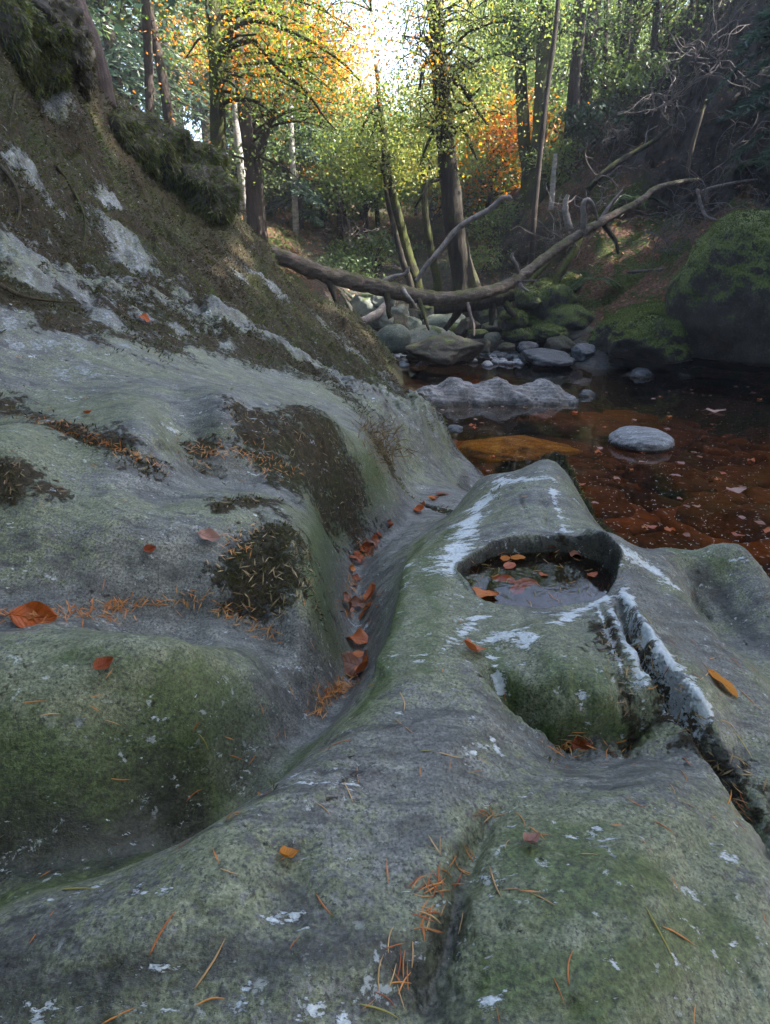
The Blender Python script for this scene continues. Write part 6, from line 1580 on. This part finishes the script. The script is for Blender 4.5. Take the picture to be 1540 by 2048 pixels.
# left bank: roots, the mossy overhang, straw on the rock
def rootlet(name, pts, w, lab, y, mat='root', group=None):
    o = limb(pts, w, mat, None, name, 6, .12, seed=len(lab), y=y, n=len(pts) * 8); tag(o, lab, 'root', group)
for pts, lab in [
    ([(20, 100, 3.3), (35, 150, 3.2), (30, 190, 3.15), (22, 235, 3.05), (20, 260, 3.0)], 'thin root dangling in front of the green moss at the top left'),
    ([(60, 20, 3.9), (95, 55, 3.8), (140, 60, 3.85), (170, 80, 3.9), (150, 130, 3.9), (120, 150, 3.9)], 'looping root under the overhang at the top left'),
    ([(0, 330, 2.55), (30, 370, 2.6), (40, 420, 2.6), (28, 455, 2.55)], 'curved root on the mossy bank at the left edge'),
    ([(110, 330, 3.3), (140, 370, 3.3), (165, 420, 3.3), (170, 470, 3.3), (160, 520, 3.3)], 'long thin root trailing down the mossy bank'),
    ([(0, 570, 2.0), (40, 590, 2.05), (90, 600, 2.1), (150, 605, 2.15)], 'thin brown runner lying on the ledge at the left edge')]:
    yy = pts[0][2]; P2 = []
    for px, py, y_ in pts:
        h_, n_ = hit(px, py); P2.append((px, py, (h_.y - .03) if h_ is not None and h_.y < 7 else y_))
    rootlet('root', P2, (7, 6, 5, 4, 2), lab, 3.2)
def moss_roll(pts, radii, lab, seed, hair, mat='moss', hm='mossgreen', inset=.05, hl=(.02, .05)):
    P = []
    for px, py, yf in pts:
        h_, n_ = hit(px, py)
        y_ = (h_.y - inset) if h_ is not None and h_.y < 8 else yf
        P.append(tuple(at(px, py, y=y_)))
    V, F = tube(P, radii, 48, 110, .75, seed, rscale=.85)
    root = empty('mossy_overhang', P[len(P) // 2]); tag(root, lab, 'mossy overhang')
    child(mesh_np('turf', V, F, SM[mat]), root)
    C = catmull(P, 60); rg = np.random.default_rng(seed)
    Q, N = face_sample(V, F, np.ones(len(F)), hair, rg)
    ci = np.argmin(((Q[:, None, :] - C[None]) ** 2).sum(2), 1); N = unit(Q - C[ci])
    T = unit(N * .45 + rg.normal(size=Q.shape) * .4 + np.array([0, 0, -.8])); B = unit(np.cross(T, rg.normal(size=Q.shape))); L = rg.uniform(*hl, len(Q))
    bag = Bag(); quads(bag, Q + T * (L * .35)[:, None], T, B, L, np.full(len(Q), .006)); o = bag.build('moss', LM[hm], smooth=False, parent=root); o['kind'] = 'stuff'
moss_roll([(225, 250, 5.0), (275, 285, 5.1), (330, 322, 5.3), (385, 360, 5.5), (420, 400, 5.7), (440, 440, 5.8)], (.05, .15, .20, .23, .20, .07), 'mossy turf overhang bulging over a dark hollow on the left bank', 5, 30000, 'dark', 'turfhair', .05, (.03, .07))
moss_roll([(-30, 40, 3.4), (30, 90, 3.6), (80, 135, 3.8), (115, 175, 3.9)], (.14, .20, .19, .06), 'thick green moss cushion capping the rock at the top left', 8, 20000, 'dark', 'turfhair', .05, (.02, .045))
moss_roll([(0, -40, 4.6), (55, 15, 4.6), (105, 75, 4.6), (145, 140, 4.6), (170, 195, 4.6)], (.15, .18, .16, .12, .04), 'dark rooty turf overhang at the foot of the leaning pine', 11, 5000, 'dark', 'mosshair')
us = empty('upturned_root', at(445, 400, y=6.4)); tag(us, 'upturned root plate with bleached twisted roots beside the dark beech', 'stump')
for q, pts in enumerate([[(455, 440, 6.4), (440, 400, 6.3), (432, 360, 6.3), (430, 335, 6.3), (445, 327, 6.3)], [(460, 440, 6.4), (458, 400, 6.3), (462, 370, 6.3), (450, 350, 6.3)], [(470, 450, 6.4), (448, 430, 6.2), (438, 410, 6.2), (434, 380, 6.2)], [(465, 430, 6.4), (470, 400, 6.3), (462, 385, 6.3), (445, 380, 6.3)], [(440, 430, 6.4), (436, 405, 6.3), (445, 370, 6.3), (455, 345, 6.3)], [(475, 440, 6.4), (480, 410, 6.4), (476, 390, 6.4)]]):
    limb(pts, (9, 7, 5, 3), 'drift', us, 'root', 7, seed=q, y=6.3)
twigs(458, 415, 6.35, .22, 40, 'mat of fine brown rootlets hanging from the upturned root plate', 99, 'root', name='rootlet_mat', cat='root', up=-.2, r0=.005)
rg = np.random.default_rng(5)
for q, (px, py, lab) in enumerate([(760, 905, 'tuft of yellowing grass where the upper lobe meets the bank'), (735, 870, 'second straw-coloured grass tuft, above the yellowing one')]):
    p, n_ = hit(px, py); root = empty('grass_tuft', p); tag(root, lab, 'grass tuft')
    P = np.array(p) + rg.normal(size=(260, 3)) * np.array([.05, .09, .01]); T = unit(rg.normal(size=(260, 3)) * .7 + np.array([.25, -.5, .35])); B = unit(np.cross(T, rg.normal(size=(260, 3)))); L = rg.uniform(.03, .09, 260)
    bag = Bag(); quads(bag, P + T * (L * .4)[:, None], T, B, L, np.full(260, .0035)); ob = bag.build('blades', LM['straw'], smooth=False, parent=root); ob['kind'] = 'stuff'

# soft moss over the right-hand boulders
for ob in list(SC.objects):
    nm = ob.name.split('.')[0]
    if ob.type != 'MESH' or not (nm == 'mossy_stone' or (nm == 'boulder' and ob.data.materials and ob.data.materials[0].name in ('moss cap boulder', 'mossy boulder'))): continue
    W = np.empty(len(ob.data.vertices) * 3, np.float32); ob.data.vertices.foreach_get('co', W); W = W.reshape(-1, 3)
    Fq = np.empty(len(ob.data.polygons) * 3, np.int32); ob.data.polygons.foreach_get('vertices', Fq); Fq = Fq.reshape(-1, 3)
    nn = np.cross(W[Fq[:, 1]] - W[Fq[:, 0]], W[Fq[:, 2]] - W[Fq[:, 0]]); nn = unit(nn)
    w_ = sstep(.05 if 'cap' in ob.data.materials[0].name else .3, .6, nn[:, 2] + .5 * fbm(W[Fq].mean(1) * 6, 3, 8))
    big = nm == 'boulder'
    Q, N = face_sample(W, Fq, w_ + 1e-6, 14000 if big else 1500, rg)
    T = unit(N + rg.normal(size=Q.shape) * .5); B = unit(np.cross(T, rg.normal(size=Q.shape))); L = rg.uniform(.012, .032, len(Q))
    bag = Bag(); quads(bag, Q + T * (L * .4)[:, None], T, B, L, np.full(len(Q), .007))
    o = mesh_np('moss', np.vstack(bag.V), np.vstack(bag.F), LM['mossgreen'], False); o.parent = ob; o['kind'] = 'stuff'
EXPOSURE = 2.65
HAZE = .0036
# ------------------------------------------------------------------ daylight
SUN_EL, SUN_AZ = math.radians(49), math.radians(91)     # azimuth from straight ahead towards the right
wd = bpy.data.worlds.new("World"); SC.world = wd; wd.use_nodes = True
nt_ = wd.node_tree
sky = nt_.nodes.new('ShaderNodeTexSky'); sky.sky_type = 'NISHITA'; sky.sun_disc = False
sky.sun_elevation = SUN_EL; sky.sun_rotation = SUN_AZ
sky.air_density = .8; sky.dust_density = 2.6; sky.ozone_density = 1.0
bg = nt_.nodes['Background']; nt_.links.new(sky.outputs[0], bg.inputs[0]); bg.inputs[1].default_value = .15
l = bpy.data.lights.new('sun', 'SUN'); l.energy = 4.3; l.angle = math.radians(.6); l.color = (1, .94, .84)
lo = bpy.data.objects.new('sun', l); COL.objects.link(lo)
sdir = Vector((math.sin(SUN_AZ) * math.cos(SUN_EL), math.cos(SUN_AZ) * math.cos(SUN_EL), math.sin(SUN_EL)))
lo.rotation_euler = (-sdir).to_track_quat('-Z', 'Y').to_euler()
SC.view_settings.view_transform = 'Standard'
SC.view_settings.look = 'None'
SC.view_settings.exposure = EXPOSURE
SC.view_settings.gamma = 1.0
SC.cycles.max_bounces = 8; SC.cycles.transparent_max_bounces = 16
SC.cycles.caustics_reflective = False; SC.cycles.caustics_refractive = False
SC.cycles.use_denoising = True

# the damp air of the ravine
bpy.context.view_layer.update()
lo_, hi_ = np.full(3, 1e9), np.full(3, -1e9)
for ob in SC.objects:
    if ob.type == 'MESH':
        bb = np.array([ob.matrix_world @ Vector(c) for c in ob.bound_box]); lo_ = np.minimum(lo_, bb.min(0)); hi_ = np.maximum(hi_, bb.max(0))
lo_ -= 1.0; hi_ += 1.0
hv = np.array([[x, y, z] for z in (lo_[2], hi_[2]) for y in (lo_[1], hi_[1]) for x in (lo_[0], hi_[0])])
m = M('haze')
v = m.n('ShaderNodeVolumePrincipled'); v.inputs['Color'].default_value = (.86, .92, 1, 1); v.inputs['Density'].default_value = HAZE; v.inputs['Anisotropy'].default_value = .2
m.t.links.new(v.outputs[0], m.out.inputs['Volume'])
hz_ = mesh_np('haze', hv, [[0, 2, 3, 1], [4, 5, 7, 6], [0, 1, 5, 4], [2, 6, 7, 3], [0, 4, 6, 2], [1, 3, 7, 5]], m.m, False); tag(hz_, kind='stuff')
